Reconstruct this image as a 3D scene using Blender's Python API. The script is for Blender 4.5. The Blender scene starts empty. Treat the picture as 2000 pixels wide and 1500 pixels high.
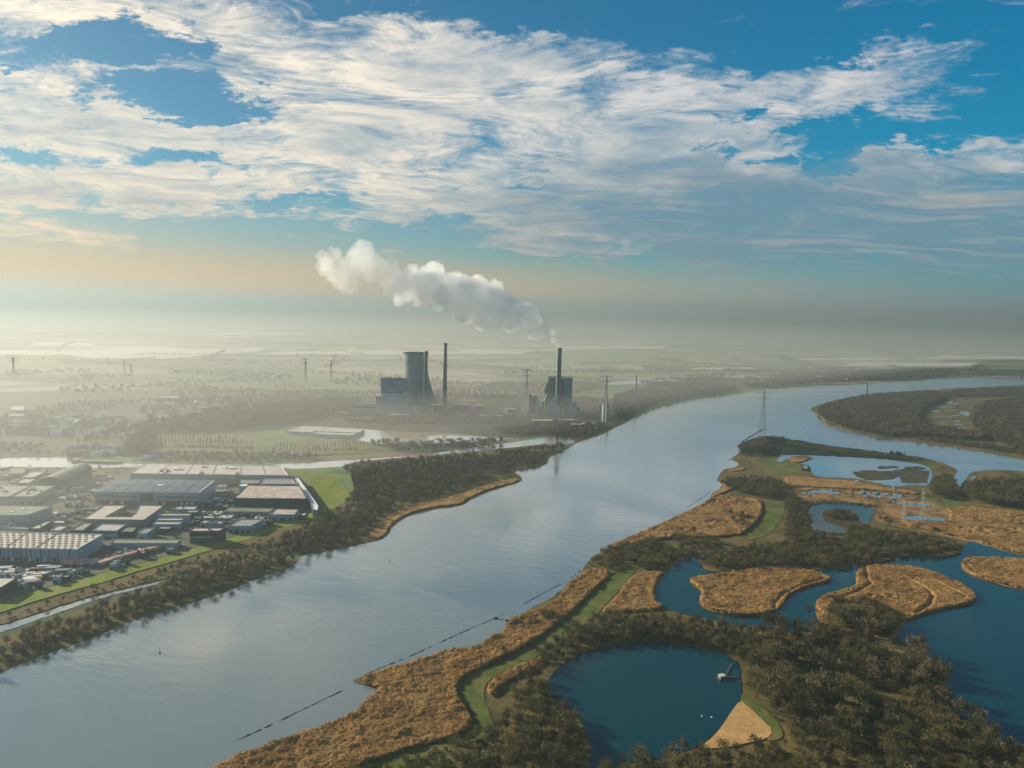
import bpy, math, random
import numpy as np
from mathutils import Vector, Matrix
from mathutils.geometry import tessellate_polygon
R = math.radians
rng = np.random.default_rng(7)
random.seed(7)
SC = bpy.context.scene
COL = SC.collection

# ------------------------------------------------------------------ camera
CAM_H, FPX, PITCH, ROLL = 250.0, 1400.0, R(5.91), R(1.3)
_F = Vector((0, math.cos(PITCH), -math.sin(PITCH)))
_R0 = Vector((1, 0, 0)); _U0 = Vector((0, math.sin(PITCH), math.cos(PITCH)))
_Rt = math.cos(ROLL)*_R0 + math.sin(ROLL)*_U0
_Up = math.cos(ROLL)*_U0 - math.sin(ROLL)*_R0
cam_d = bpy.data.cameras.new("camera"); cam = bpy.data.objects.new("camera", cam_d); COL.objects.link(cam)
m = Matrix((( _Rt.x, _Up.x, -_F.x), (_Rt.y, _Up.y, -_F.y), (_Rt.z, _Up.z, -_F.z))).to_4x4()
m.translation = Vector((0, 0, CAM_H)); cam.matrix_world = m
cam_d.sensor_width = 36; cam_d.lens = 36*FPX/2000; cam_d.clip_start = 1; cam_d.clip_end = 200000
SC.camera = cam

def ray(px, py):
    return _F + _Rt*((px-1000)/FPX) + _Up*((750-py)/FPX)
def g(px, py, z=0.0):
    d = ray(px, py); dz = min(d.z, -0.004)
    t = (z-CAM_H)/dz
    return (d.x*t, d.y*t, z)
def aty(px, py, Y):
    d = ray(px, py); t = Y/d.y
    return (d.x*t, Y, CAM_H+d.z*t)
def garr(P, z=0.0):
    P = np.asarray(P, float)
    a = (P[:, 0]-1000)/FPX; b = (750-P[:, 1])/FPX
    D = np.array(_F)[None] + a[:, None]*np.array(_Rt)[None] + b[:, None]*np.array(_Up)[None]
    t = (z-CAM_H)/np.minimum(D[:, 2], -0.004)
    return D[:, :2]*t[:, None]
def to_px(x, y, z=0.0):
    v = Vector((x, y, z-CAM_H)); w = v.dot(_F)
    return 1000+FPX*v.dot(_Rt)/w, 750-FPX*v.dot(_Up)/w

# ------------------------------------------------------------------ light
SUN_AZ, SUN_EL = R(-62), R(19)       # azimuth from +Y (view direction), negative = left
sdir = Vector((math.sin(SUN_AZ)*math.cos(SUN_EL), math.cos(SUN_AZ)*math.cos(SUN_EL), math.sin(SUN_EL)))
sl = bpy.data.lights.new("sun", 'SUN'); sl.energy = 5.0; sl.angle = R(0.6); sl.color = (1.0, 0.87, 0.68)
so = bpy.data.objects.new("sun", sl); COL.objects.link(so); so.location = (-800, 200, 900)
so.rotation_euler = (-sdir).to_track_quat('-Z', 'Y').to_euler()
SC.view_settings.view_transform = 'Standard'; SC.view_settings.look = 'None'
SC.view_settings.exposure = 1.14; SC.view_settings.gamma = 1.0
SC.render.film_transparent = False
cy = SC.cycles
cy.use_denoising = True; cy.max_bounces = 24; cy.diffuse_bounces = 2; cy.glossy_bounces = 2
cy.transmission_bounces = 2; cy.transparent_max_bounces = 6; cy.volume_bounces = 24
cy.use_adaptive_sampling = True; cy.adaptive_threshold = 0.015
cy.caustics_reflective = False; cy.caustics_refractive = False

# ------------------------------------------------------------------ node helper
class NT:
    def __init__(s, tree): s.t = tree
    def __call__(s, typ, *ins, out=0, **props):
        n = s.t.nodes.new(typ)
        for k, v in props.items():
            if k.startswith('i_'): continue
            setattr(n, k, v)
        for k, v in enumerate(ins):
            if v is None: continue
            s.put(n.inputs[k], v)
        for k, v in props.items():
            if k.startswith('i_'): s.put(n.inputs[k[2:].replace('_', ' ')], v)
        s.last = n
        return n.outputs[out] if len(n.outputs) > out else None
    def put(s, sock, v):
        if hasattr(v, 'is_output'): s.t.links.new(v, sock)
        else:
            if isinstance(v, tuple) and sock.type == 'RGBA' and len(v) == 3: v = (*v, 1)
            sock.default_value = v
    def m(s, op, *a, clamp=False): return s('ShaderNodeMath', *a, operation=op, use_clamp=clamp)
    def v(s, op, *a): return s('ShaderNodeVectorMath', *a, operation=op)
    def mixc(s, f, a, b, blend='MIX'):
        n = s.t.nodes.new('ShaderNodeMix'); n.data_type = 'RGBA'; n.blend_type = blend; n.clamp_factor = True
        s.put(n.inputs[0], f); s.put(n.inputs[6], a); s.put(n.inputs[7], b); return n.outputs[2]
    def mr(s, x, a, b, c=0.0, d=1.0, smooth=False):
        return s('ShaderNodeMapRange', x, a, b, c, d, interpolation_type='SMOOTHSTEP' if smooth else 'LINEAR')
    def noise(s, vec, scale, detail=4, rough=.55, dist=0.0, out=0):
        n = s.t.nodes.new('ShaderNodeTexNoise')
        s.put(n.inputs['Vector'], vec); s.put(n.inputs['Scale'], scale); n.inputs['Detail'].default_value = detail
        n.inputs['Roughness'].default_value = rough; n.inputs['Distortion'].default_value = dist
        return n.outputs[out]
    def ramp(s, f, stops, interp='LINEAR'):
        n = s.t.nodes.new('ShaderNodeValToRGB'); n.color_ramp.interpolation = interp
        cr = n.color_ramp
        while len(cr.elements) < len(stops): cr.elements.new(0.5)
        for e, (p, c) in zip(cr.elements, stops): e.position = p; e.color = (*c, 1)
        s.put(n.inputs[0], f); return n.outputs[0]

# ------------------------------------------------------------------ sky (world)
world = bpy.data.worlds.new("World"); SC.world = world; world.use_nodes = True
world.node_tree.nodes.clear(); W = NT(world.node_tree)
D = W('ShaderNodeTexCoord', out=0)
W('ShaderNodeSeparateXYZ', D); sx, sy, sz = W.last.outputs
sky = W('ShaderNodeTexSky', sky_type='NISHITA', sun_disc=False, sun_elevation=SUN_EL, sun_rotation=SUN_AZ,
        altitude=200, air_density=1.0, dust_density=1.2, ozone_density=3.0)
zc = W.m('MAXIMUM', sz, 0.0)
sd0 = W('ShaderNodeVectorMath', D, tuple(sdir), operation='DOT_PRODUCT', out=1)
# keep the sky below the horizon the colour of the horizon
Dup = W('ShaderNodeCombineXYZ', sx, sy, W.m('MAXIMUM', sz, 0.012))
skyc = W.mixc(1.0, W.v('SCALE', sky, None, None), W.mixc(W.mr(sd0, .1, .9), (0.0, 0.84, 1.0), (0.22, 0.46, 0.54)), 'MULTIPLY')
for n in world.node_tree.nodes:
    if n.type == 'VECT_MATH' and n.operation == 'SCALE': n.inputs['Scale'].default_value = 0.11
# u,v = horizontal tangent coordinates about the heading
yy = W.m('MAXIMUM', sy, 0.08)
u = W.m('DIVIDE', sx, yy); v = W.m('DIVIDE', sz, yy)
uv = W('ShaderNodeCombineXYZ', u, v, 0.0)
warp = W.v('SUBTRACT', W.noise(W.v('MULTIPLY', uv, (1, 2.4, 1)), 7.0, 6, .68, 0, 1), (0.5, 0.5, 0.5))
uvw = W.v('ADD', uv, W.v('MULTIPLY', warp, (0.50, 0.17, 0.0)))
def uvpx(px, py):
    d = ray(px, py); return d.x/d.y, d.z/d.y
ELL = [  # cx, cy, rx, ry, rotation, amplitude  (cloud masses +, openings -)
 (650, 215, 520, 230, 0, 1.0), (60, 260, 430, 170, 0, 1.0), (120, 20, 420, 75, 3, .75), (230, 345, 520, 75, 0, .8),
 (1080, 240, 460, 190, 8, 1.0), (1560, 185, 470, 85, -9, .95), (1500, 320, 560, 65, -3, .75), (1340, 85, 175, 62, 0, .62),
 (1930, 340, 420, 75, -11, .7), (930, 410, 330, 55, 6, .75), (90, 452, 260, 40, 8, .6), (1090, 476, 220, 34, 6, .6), (1500, 452, 160, 22, -6, .45),
 (470, 415, 300, 14, 0, .15), (400, -120, 900, 110, 0, .7),
 (225, 86, 190, 40, 2, -1.15), (330, 192, 170, 44, 3, -1.2), (100, 288, 150, 24, 4, -.85), (360, 322, 130, 20, 2, -.8),
 (1130, 15, 330, 75, 12, -.9), (1440, 291, 70, 20, 0, -.9), (1690, 290, 170, 36, -10, -.9), (1520, 232, 130, 17, 0, -.6),
 (560, 376, 170, 20, 0, -.8), (1010, 353, 150, 10, 0, -.6), (1600, 70, 220, 50, -8, -.6), (30, 132, 90, 12, 0, -.6), (470, 225, 90, 16, 0, -.5), (720, 20, 120, 14, 8, -.5)]
acc = neg = None
for cx, cy_, rx, ry, rot, amp in ELL:
    cu, cv = uvpx(cx, cy_); a = R(-rot)
    q = W.v('SUBTRACT', uvw, (cu, cv, 0))
    q = W('ShaderNodeVectorRotate', q, rotation_type='Z_AXIS', i_Angle=-a)
    q = W.v('MULTIPLY', q, (FPX/rx, FPX/ry, 0))
    l = W('ShaderNodeVectorMath', q, q, operation='DOT_PRODUCT', out=1)
    e = W.m('MULTIPLY', W.m('MAXIMUM', W.m('SUBTRACT', 1.0, l), 0.0), amp)
    if amp < 0: neg = e if neg is None else W.m('ADD', neg, e)
    else: acc = e if acc is None else W.m('ADD', acc, e)
acc = W.m('ADD', W.m('MINIMUM', acc, 1.0), neg)
fwd = W.mr(sy, 0.1, 0.35)
cover = W.m('ADD', W.m('MULTIPLY', acc, fwd), W.m('MULTIPLY', W.m('SUBTRACT', 1.0, fwd), 0.45))
# cloud texture on a flat deck seen in perspective
den = W.m('ADD', zc, 0.10)
P = W('ShaderNodeCombineXYZ', W.m('DIVIDE', sx, den), W.m('MULTIPLY', W.m('DIVIDE', sy, den), 1.15), 0.0)
w2 = W.v('SCALE', W.v('SUBTRACT', W.noise(P, 0.9, 3, .5, 0, 1), (.5, .5, .5)))
w2.node.inputs['Scale'].default_value = 1.1
Pw = W.v('ADD', P, w2)
def deck(Q):
    return W.noise(Q, 1.5, 9, .66, .25)
d0 = deck(Pw)
fine = W.noise(W.v('MULTIPLY', Pw, (1, 1.9, 1)), 9.0, 5, .7)
offs = W.v('ADD', Pw, (sdir.x*0.16, sdir.y*0.16, 0))
d1 = deck(offs)
raw = W.m('ADD', W.m('SUBTRACT', W.m('ADD', W.m('MULTIPLY', W.m('SUBTRACT', d0, .5), 3.3), W.m('MULTIPLY', W.m('SUBTRACT', fine, .5), 1.5)), .40), W.m('MULTIPLY', cover, 1.22))
dens = W.mr(raw, -0.18, 1.0, 0, 1, True)
lit = W.m('ADD', 0.74, W.m('MULTIPLY', W.m('ADD', W.m('SUBTRACT', d0, d1), W.m('MULTIPLY', W.m('SUBTRACT', fine, .5), .28)), 3.6))
thick = W.mr(raw, 0.5, 1.35)
patch = W.mr(W.noise(Pw, 0.75, 4, .55), 0.44, 0.60)
lit = W.m('SUBTRACT', lit, W.m('MULTIPLY', W.m('MULTIPLY', thick, patch), 1.0), clamp=True)
# how close to the sun's side, warms the clouds
sd = W('ShaderNodeVectorMath', D, tuple(sdir), operation='DOT_PRODUCT', out=1)
warmth = W.mr(sd, 0.35, 0.95)
low = W.mr(zc, 0.30, 0.05)
cl_lit = W.mixc(W.m('MULTIPLY', warmth, .9), (0.66, 0.65, 0.65), (1.28, 1.08, 0.80))
cl_lit = W.mixc(W.m('MULTIPLY', low, .45), cl_lit, (0.80, 0.66, 0.45))
cl_sh = W.mixc(warmth, (0.20, 0.33, 0.42), (0.50, 0.52, 0.52))
cl = W.mixc(lit, cl_sh, cl_lit)
c1 = W.mixc(W.m('MULTIPLY', dens, .94), skyc, cl)
# thin grey veil low on the right
vu, vv = uvpx(1600, 430)
q = W.v('MULTIPLY', W.v('SUBTRACT', uvw, (vu, vv, 0)), (FPX/900, FPX/150, 0))
l = W('ShaderNodeVectorMath', q, q, operation='DOT_PRODUCT', out=1)
Pv = W.v('MULTIPLY', Pw, (.5, 1.6, 1))
veil = W.m('MULTIPLY', W.m('MULTIPLY', W.mr(l, 1.0, 0.1, 0, 1, True), fwd), W.mr(W.noise(Pv, 1.3, 6, .6), .3, .6, .75, 1))
c2 = W.mixc(W.m('MULTIPLY', veil, .95), c1, W.mixc(W.mr(W.noise(Pv, 2.2, 6, .6), .5, .66), (0.15, 0.27, 0.35), (0.33, 0.37, 0.39)))
# pale warm band towards the horizon
band = W.m('MULTIPLY', W.mr(zc, 0.17, 0.0, 0, 1, True), W.mr(sd, 0.25, 0.9))
hz = W.mr(zc, 0.085, 0.01, 0, 1, True)
hcol = W.mixc(W.mr(sd, -.25, .15), (0.10, 0.28, 0.38), (0.33, 0.37, 0.37))
hcol = W.mixc(W.mr(sd, .1, .7), hcol, (0.80, 0.48, 0.22))
c2 = W.mixc(W.m('MULTIPLY', hz, .9), c2, hcol)
c3 = W.mixc(W.m('MULTIPLY', band, .6), c2, (0.90, 0.48, 0.20))
c3 = W.mixc(W.mr(sz, 0.0, -0.03), c3, W.mixc(W.mr(sd, -.1, .75), (0.08, 0.2, 0.24), (0.36, 0.30, 0.22)))
bg = W('ShaderNodeBackground', c3, 0.5)
W('ShaderNodeOutputWorld', bg)
world.cycles.sampling_method = 'MANUAL'; world.cycles.sample_map_resolution = 512

# ------------------------------------------------------------------ materials
def new_mat(name):
    mt = bpy.data.materials.new(name); mt.use_nodes = True; mt.node_tree.nodes.clear()
    return mt, NT(mt.node_tree)
def pbr(n, color, rough=.8, bump=None, bd=1.0, bs=.5, spec=.3, metal=0.0, trans=None, **kw):
    nrm = None
    if bump is not None: nrm = n('ShaderNodeBump', bs, bd, i_Height=bump)
    b = n.t.nodes.new('ShaderNodeBsdfPrincipled')
    n.put(b.inputs['Base Color'], color); n.put(b.inputs['Roughness'], rough)
    n.put(b.inputs['Specular IOR Level'], spec); n.put(b.inputs['Metallic'], metal)
    for k, v in kw.items(): n.put(b.inputs[k.replace('_', ' ')], v)
    if nrm is not None: n.put(b.inputs['Normal'], nrm)
    o = b.outputs[0]
    if trans is not None:
        t = n('ShaderNodeBsdfTranslucent', color)
        o = n('ShaderNodeMixShader', trans, o, t)
    n('ShaderNodeOutputMaterial', o)
def simple(name, c, rough=.75, var=.25, scale=.2, metal=0.0, spec=.3, c2=None):
    mt, n = new_mat(name)
    pos = n('ShaderNodeNewGeometry')
    f = n.noise(pos, scale, 5, .6)
    d = c2 or tuple(x*(1-var) for x in c)
    col = n.mixc(n.mr(f, .35, .65), c, d)
    pbr(n, col, rough, metal=metal, spec=spec)
    return mt
M = {}
def ground_mat(name, stops, s1, s2, rough=.95, bump=.4, bd=.4, stretch=(1, 1, 1)):
    mt, n = new_mat(name)
    pos = n.v('MULTIPLY', n('ShaderNodeNewGeometry'), stretch)
    a = n.noise(pos, s1, 6, .65, .4); b = n.noise(pos, s2, 5, .7)
    f = n.m('ADD', n.m('MULTIPLY', a, .6), n.m('MULTIPLY', b, .4))
    col = n.ramp(f, stops)
    pbr(n, col, rough, bump=b, bd=bd, bs=bump, spec=.1)
    return mt
M['reed'] = None
M['rough'] = ground_mat('rough_grass_mat', [(.35, (.035, .035, .014)), (.48, (.095, .08, .03)), (.56, (.16, .115, .045)), (.66, (.07, .075, .025))], .02, .25, bd=1.2)
M['floor'] = ground_mat('woodland_floor_mat', [(.35, (.02, .02, .010)), (.5, (.05, .042, .018)), (.62, (.085, .065, .028))], .03, .4, bd=1.0)
M['lawn'] = ground_mat('mown_grass_mat', [(.38, (.065, .07, .022)), (.46, (.075, .10, .022)), (.53, (.105, .125, .03)), (.6, (.16, .135, .055))], .035, .35, bump=.3, bd=.3)
M['dike'] = ground_mat('dike_grass_mat', [(.35, (.10, .14, .022)), (.5, (.17, .22, .03)), (.62, (.24, .23, .06))], .03, .25, bump=.3, bd=.3, stretch=(1, .4, 1))
M['yard'] = ground_mat('yard_mat', [(.36, (.075, .085, .075)), (.45, (.11, .12, .10)), (.52, (.16, .145, .09)), (.58, (.085, .105, .05)), (.66, (.21, .20, .17))], .012, .09, bump=.2, bd=.3)
M['sandy'] = ground_mat('dry_meadow_mat', [(.35, (.16, .12, .05)), (.5, (.24, .18, .08)), (.65, (.15, .14, .05))], .02, .2)
M['mud'] = ground_mat('mud_mat', [(.35, (.025, .03, .024)), (.5, (.055, .055, .035)), (.6, (.09, .075, .04))], .03, .3)
M['stone'] = ground_mat('stone_mat', [(.35, (.02, .022, .022)), (.6, (.07, .07, .065))], .1, 1.0, bd=.5)

# sand with curved rake marks
mt, n = new_mat('sand_mat'); pos = n('ShaderNodeNewGeometry')
cx_, cy2_, _ = g(1440, 1440)
q = n.v('SUBTRACT', pos, (cx_, cy2_, 0))
wv = n('ShaderNodeTexWave', q, .55, 2.5, 3.0, 1.2, wave_type='RINGS', rings_direction='Z', out=1)
ff = n.noise(pos, .3, 5, .6)
col = n.mixc(n.mr(wv, .2, .8), (.50, .29, .11), (.34, .19, .07))
col = n.mixc(n.mr(ff, .4, .62), col, (.52, .34, .15))
pbr(n, col, .95, bump=wv, bd=.25, bs=.6, spec=.1); M['sand'] = mt

# far polder: field parcels
mt, n = new_mat('polder_mat'); pos = n('ShaderNodeNewGeometry')
rot = n('ShaderNodeVectorRotate', pos, rotation_type='Z_AXIS', i_Angle=.32)
wob = n.v('MULTIPLY', n.v('SUBTRACT', n.noise(rot, .0006, 2, .5, 0, 1), (.5, .5, .5)), (900, 900, 0))
pr = n.v('MULTIPLY', n.v('ADD', rot, wob), (1/420, 1/230, 0))
vn = n.t.nodes.new('ShaderNodeTexVoronoi'); vn.voronoi_dimensions = '2D'; vn.feature = 'F1'; vn.distance = 'CHEBYCHEV'
n.put(vn.inputs['Vector'], pr); vn.inputs['Scale'].default_value = 1; vn.inputs['Randomness'].default_value = .75
h = n('ShaderNodeSeparateColor', vn.outputs['Color'])
col = n.ramp(h, [(0, (.15, .22, .09)), (.2, (.11, .13, .07)), (.36, (.20, .27, .11)), (.54, (.24, .20, .13)), (.64, (.12, .18, .07)), (.78, (.42, .38, .28)), (.88, (.24, .31, .14))], 'CONSTANT')
big = n.mr(n.noise(n.v('MULTIPLY', pos, (.6, 1, 1)), .0011, 6, .65, .5), .53, .58)
col = n.mixc(n.m('MULTIPLY', big, .7), col, (.035, .045, .028))
fine = n.noise(pos, .02, 5, .6)
col = n.mixc(n.mr(fine, .35, .7), col, n.mixc(.5, col, (.03, .035, .02)))
pbr(n, col, .95, spec=.05); M['polder'] = mt

# reeds: golden, tufty
mt, n = new_mat('reed_mat'); pos = n('ShaderNodeNewGeometry')
a = n.noise(pos, .035, 6, .68, .8); b = n.noise(n.v('MULTIPLY', pos, (1, 1, .3)), 1.1, 4, .7)
f = n.m('ADD', n.m('MULTIPLY', a, .65), n.m('MULTIPLY', b, .35))
col = n.ramp(f, [(.32, (.10, .09, .04)), (.42, (.24, .145, .055)), (.50, (.39, .225, .08)), (.57, (.44, .28, .115)), (.63, (.22, .18, .075)), (.7, (.34, .24, .11))])
pbr(n, col, .9, bump=b, bd=.8, bs=.8, spec=.1, trans=.25); M['reed'] = mt
mt, n = new_mat('brown_marsh_mat'); pos = n('ShaderNodeNewGeometry')
a = n.noise(pos, .03, 5, .65, .8); b = n.noise(pos, .8, 4, .7)
f = n.m('ADD', n.m('MULTIPLY', a, .7), n.m('MULTIPLY', b, .3))
col = n.ramp(f, [(.36, (.06, .048, .024)), (.47, (.17, .11, .05)), (.55, (.34, .20, .08)), (.64, (.17, .155, .06))])
pbr(n, col, .95, bump=b, bd=.8, bs=.8, spec=.1); M['marsh'] = mt

# water
def water_mat(name, base, rough, amp, scale, spread=1.0, gain=1.0, gamma=1.0):
    mt, n = new_mat(name)
    pos = n('ShaderNodeNewGeometry')
    rt = n('ShaderNodeVectorRotate', pos, rotation_type='Z_AXIS', i_Angle=.35)
    pp = n.v('MULTIPLY', rt, (.35, 1.0, 1.0))
    b1 = n.noise(pp, scale, 4, .6, .3)
    b2 = n.noise(pp, scale*.12, 4, .55, .8)
    calm = n.mr(n.noise(n.v('MULTIPLY', rt, (.4, 1, 1)), .0045, 5, .6, 1.2), .40, .62, .25, 1.0)
    hgt = n.m('ADD', n.m('MULTIPLY', n.m('MULTIPLY', b1, calm), .5), n.m('MULTIPLY', b2, 2.0*spread))
    nrm = n('ShaderNodeBump', amp, 1.0, i_Height=hgt)
    rg = n.mr(calm, .25, 1, rough*.5, rough*1.3)
    df = n('ShaderNodeBsdfDiffuse', base); gl = n('ShaderNodeBsdfAnisotropic', (1, 1, 1), rg); n.put(n.last.inputs['Normal'], nrm)
    fr = n('ShaderNodeFresnel', 1.34); n.put(n.last.inputs['Normal'], nrm)
    fac = n.m('MINIMUM', n.m('MULTIPLY', n.m('POWER', fr, gamma), gain), .9)
    n('ShaderNodeOutputMaterial', n('ShaderNodeMixShader', fac, df, gl)); return mt
M['river'] = water_mat('river_water_mat', (.165, .20, .19), .17, .12, .7, .6, 2.6, .85)
M['pond'] = water_mat('pond_water_mat', (.0, .035, .046), .04, .06, .8, .5, 1.0, .9)

# ------------------------------------------------------------------ mesh helpers
def mesh_obj(name, V, F, mat=None, parent=None, smooth=False, mats=None, midx=None, col=None):
    me = bpy.data.meshes.new(name)
    V = np.asarray(V, np.float32).reshape(-1, 3)
    if isinstance(F, np.ndarray):
        k = F.shape[1]
        me.vertices.add(len(V)); me.vertices.foreach_set('co', V.ravel())
        me.loops.add(F.size); me.loops.foreach_set('vertex_index', F.astype(np.int32).ravel())
        me.polygons.add(len(F)); me.polygons.foreach_set('loop_start', np.arange(0, F.size, k, dtype=np.int32))
        me.polygons.foreach_set('loop_total', np.full(len(F), k, np.int32))
        me.update(calc_edges=True); me.validate()
    else:
        me.from_pydata([tuple(map(float, q)) for q in V], [], [tuple(int(i) for i in f) for f in F]); me.update()
    if mats:
        for q in mats: me.materials.append(q)
        if midx is not None: me.polygons.foreach_set('material_index', np.asarray(midx, np.int32))
    elif mat: me.materials.append(mat)
    if smooth: me.polygons.foreach_set('use_smooth', np.ones(len(me.polygons), bool))
    o = bpy.data.objects.new(name, me)
    (col or COL).objects.link(o)
    if parent: o.parent = parent
    return o
def empty(name, loc, rz=0.0, label=None, cat=None, group=None):
    o = bpy.data.objects.new(name, None); COL.objects.link(o); o.location = loc; o.rotation_euler = (0, 0, rz)
    o.empty_display_size = 2
    return tag(o, label, cat, group)
def tag(o, label=None, cat=None, group=None, kind=None):
    if label: o['label'] = label
    if cat: o['category'] = cat
    if group: o['group'] = group
    if kind: o['kind'] = kind
    return o
def jitter(P, amp, step, seed=0, closed=True):
    """subdivide a pixel-space outline and roughen it like a natural shore"""
    P = np.asarray(P, float); r = np.random.default_rng(seed+len(P)); out = []
    n_ = len(P)
    for i in range(n_ if closed else n_-1):
        a, b = P[i], P[(i+1) % n_]
        L = np.hypot(*(b-a)); k = max(1, int(L/step))
        off = (b-a)/max(L, 1e-6); nrm = np.array([-off[1], off[0]])
        w = 0.0
        for j in range(k):
            t = j/k
            w = .6*w + r.normal()*amp*.6
            e = math.sin(math.pi*t)**.5 if k > 1 else 0
            out.append(a+(b-a)*t + nrm*w*e*np.array([1, .6]))
    if not closed: out.append(P[-1])
    return np.array(out)
def smooth_poly(P, it=1):
    P = np.asarray(P, float)
    for _ in range(it):
        Q = np.roll(P, -1, 0); P = np.stack([.75*P+.25*Q, .25*P+.75*Q], 1).reshape(-1, 2)
    return P
def sheet(name, P, z, mat, amp=1.0, step=6, seed=1, drop=.3, smooth=1, kind='structure', label=None, cat=None, ground=False, clampx=True):
    P = smooth_poly(P, smooth) if smooth else np.asarray(P, float)
    if amp: P = jitter(P, amp, step, seed)
    G = garr(P, z)
    tri = tessellate_polygon([[Vector((x, y, 0)) for x, y in G]])
    V = [(x, y, z) for x, y in G] + [(x, y, z-drop) for x, y in G]
    n_ = len(G); F = []
    for t in tri:
        a, b, c = [G[i] for i in t]
        cr = (b[0]-a[0])*(c[1]-a[1])-(b[1]-a[1])*(c[0]-a[0])
        F.append(tuple(t) if cr > 0 else (t[0], t[2], t[1]))
    for i in range(n_): j = (i+1) % n_; F.append((i, j, j+n_, i+n_))
    o = mesh_obj(name, V, F, mat); tag(o, label, cat, None, kind); return o
def inside(pts, poly):
    x, y = pts[:, 0], pts[:, 1]; c = np.zeros(len(pts), bool); n_ = len(poly)
    for i in range(n_):
        x0, y0 = poly[i]; x1, y1 = poly[(i+1) % n_]
        if y0 == y1: continue
        k = ((y0 > y) != (y1 > y)) & (x < (x1-x0)*(y-y0)/(y1-y0)+x0); c ^= k
    return c
def edge_dist(pts, poly):
    d = np.full(len(pts), 1e9)
    for i in range(len(poly)):
        a = np.array(poly[i]); b = np.array(poly[(i+1) % len(poly)]); ab = b-a
        t = np.clip(((pts-a)@ab)/max(ab@ab, 1e-9), 0, 1)
        d = np.minimum(d, np.hypot(*(pts-(a+t[:, None]*ab)).T))
    return d
def vnoise(x, y, seed=0):
    """value noise, numpy"""
    xi, yi = np.floor(x).astype(np.int64), np.floor(y).astype(np.int64); fx, fy = x-xi, y-yi
    fx = fx*fx*(3-2*fx); fy = fy*fy*(3-2*fy)
    def h(a, b):
        k = (a*374761393+b*668265263+seed*982451653) & 0xffffffff
        k = ((k ^ (k >> 13))*1274126177) & 0xffffffff
        return ((k ^ (k >> 16)) & 0xffff)/65535.0
    return (h(xi, yi)*(1-fx)+h(xi+1, yi)*fx)*(1-fy)+(h(xi, yi+1)*(1-fx)+h(xi+1, yi+1)*fx)*fy

# ------------------------------------------------------------------ ground and water sheets
S = 90000.0
gv = [(-S, -3000, 0), (S, -3000, 0), (S, 60000, 0), (-S, 60000, 0)]
mesh_obj('ground', gv, [(0, 1, 2, 3)], M['polder'])['kind'] = 'structure'

RIVER = [(-700, 1620), (-60, 1342), (0, 1315), (60, 1288), (130, 1264), (200, 1238), (260, 1210), (330, 1190), (400, 1167), (440, 1157), (500, 1130), (540, 1117), (578, 1103),
 (582, 1094), (590, 1084), (640, 1077), (700, 1064), (740, 1056), (760, 1044), (765, 1028), (800, 1004), (850, 992), (905, 986), (925, 970), (980, 950), (1021, 941), (1018, 930), (1000, 922),
 (1030, 916), (1070, 908), (1066, 896), (1098, 882), (1116, 873), (1124, 866), (1150, 858), (1180, 848), (1197, 838), (1240, 816), (1262, 803), (1290, 795), (1320, 786), (1345, 779), (1385, 773), (1440, 773),
 (1445, 769), (1500, 761), (1575, 755), (1690, 750), (1787, 742), (1872, 738), (2000, 735), (2300, 728), (2300, 744), (2000, 751), (1900, 757), (1850, 760), (1780, 764), (1700, 769), (1640, 779), (1588, 793),
 (1582, 801), (1598, 808), (1606, 825), (1622, 834), (1680, 847), (1750, 860), (1850, 872), (1950, 888), (2000, 899), (2300, 960), (2300, 1010), (2010, 925), (1990, 918), (1900, 919), (1885, 935), (1872, 960), (1860, 945), (1866, 926),
 (1872, 918), (1845, 905), (1800, 893), (1740, 885), (1640, 873), (1560, 861), (1512, 854), (1492, 850), (1470, 856), (1447, 866), (1438, 872), (1452, 877), (1440, 888), (1427, 897), (1446, 905), (1436, 913), (1415, 916), (1404, 930), (1402, 941),
 (1416, 946), (1408, 955), (1392, 960), (1386, 976), (1340, 1000), (1300, 1018), (1260, 1036), (1200, 1062), (1160, 1086), (1140, 1106), (1137, 1120), (1106, 1139), (1104, 1148), (1078, 1168), (1042, 1185), (1024, 1196), (990, 1212),
 (985, 1233), (952, 1249), (932, 1264), (870, 1268), (838, 1284), (780, 1298), (736, 1311), (692, 1327), (690, 1332), (736, 1344), (738, 1353), (704, 1374), (698, 1388), (660, 1405), (600, 1430), (560, 1440), (500, 1466), (430, 1492), (330, 1545), (200, 1640)]
sheet('river_water', RIVER, .3, M['river'], amp=1.8, step=7, drop=.2)
# harbour channel, canal and backwater
sheet('channel_water', [(520, 908), (600, 904), (680, 898), (780, 890), (870, 882), (940, 872), (1000, 864), (1052, 856), (1085, 852), (1124, 858), (1118, 868), (1080, 868), (1050, 868), (990, 878), (930, 888), (840, 898), (740, 905), (640, 914), (560, 916)], .3, M['river'], .7, 6)
sheet('canal_water', [(-200, 899), (0, 897), (18, 894), (80, 893), (140, 895), (150, 901), (200, 905), (262, 905), (300, 909), (250, 913), (120, 913), (0, 911), (-200, 913)], .3, M['river'], .4, 6)
sheet('harbour_water', [(555, 842), (600, 838), (640, 836), (700, 838), (745, 840), (760, 852), (800, 858), (835, 852), (870, 849), (960, 855), (1000, 857), (960, 862), (880, 866), (800, 866), (740, 867), (700, 860), (662, 852), (690, 848), (650, 846), (580, 850)], .3, M['river'], .6, 6)
sheet('backwater', [(-60, 1232), (0, 1224), (75, 1200), (135, 1179), (204, 1161), (260, 1148), (312, 1136), (318, 1138), (260, 1153), (200, 1167), (140, 1187), (75, 1210), (0, 1236), (-60, 1248)], .3, M['river'], 1.0, 6)

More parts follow.
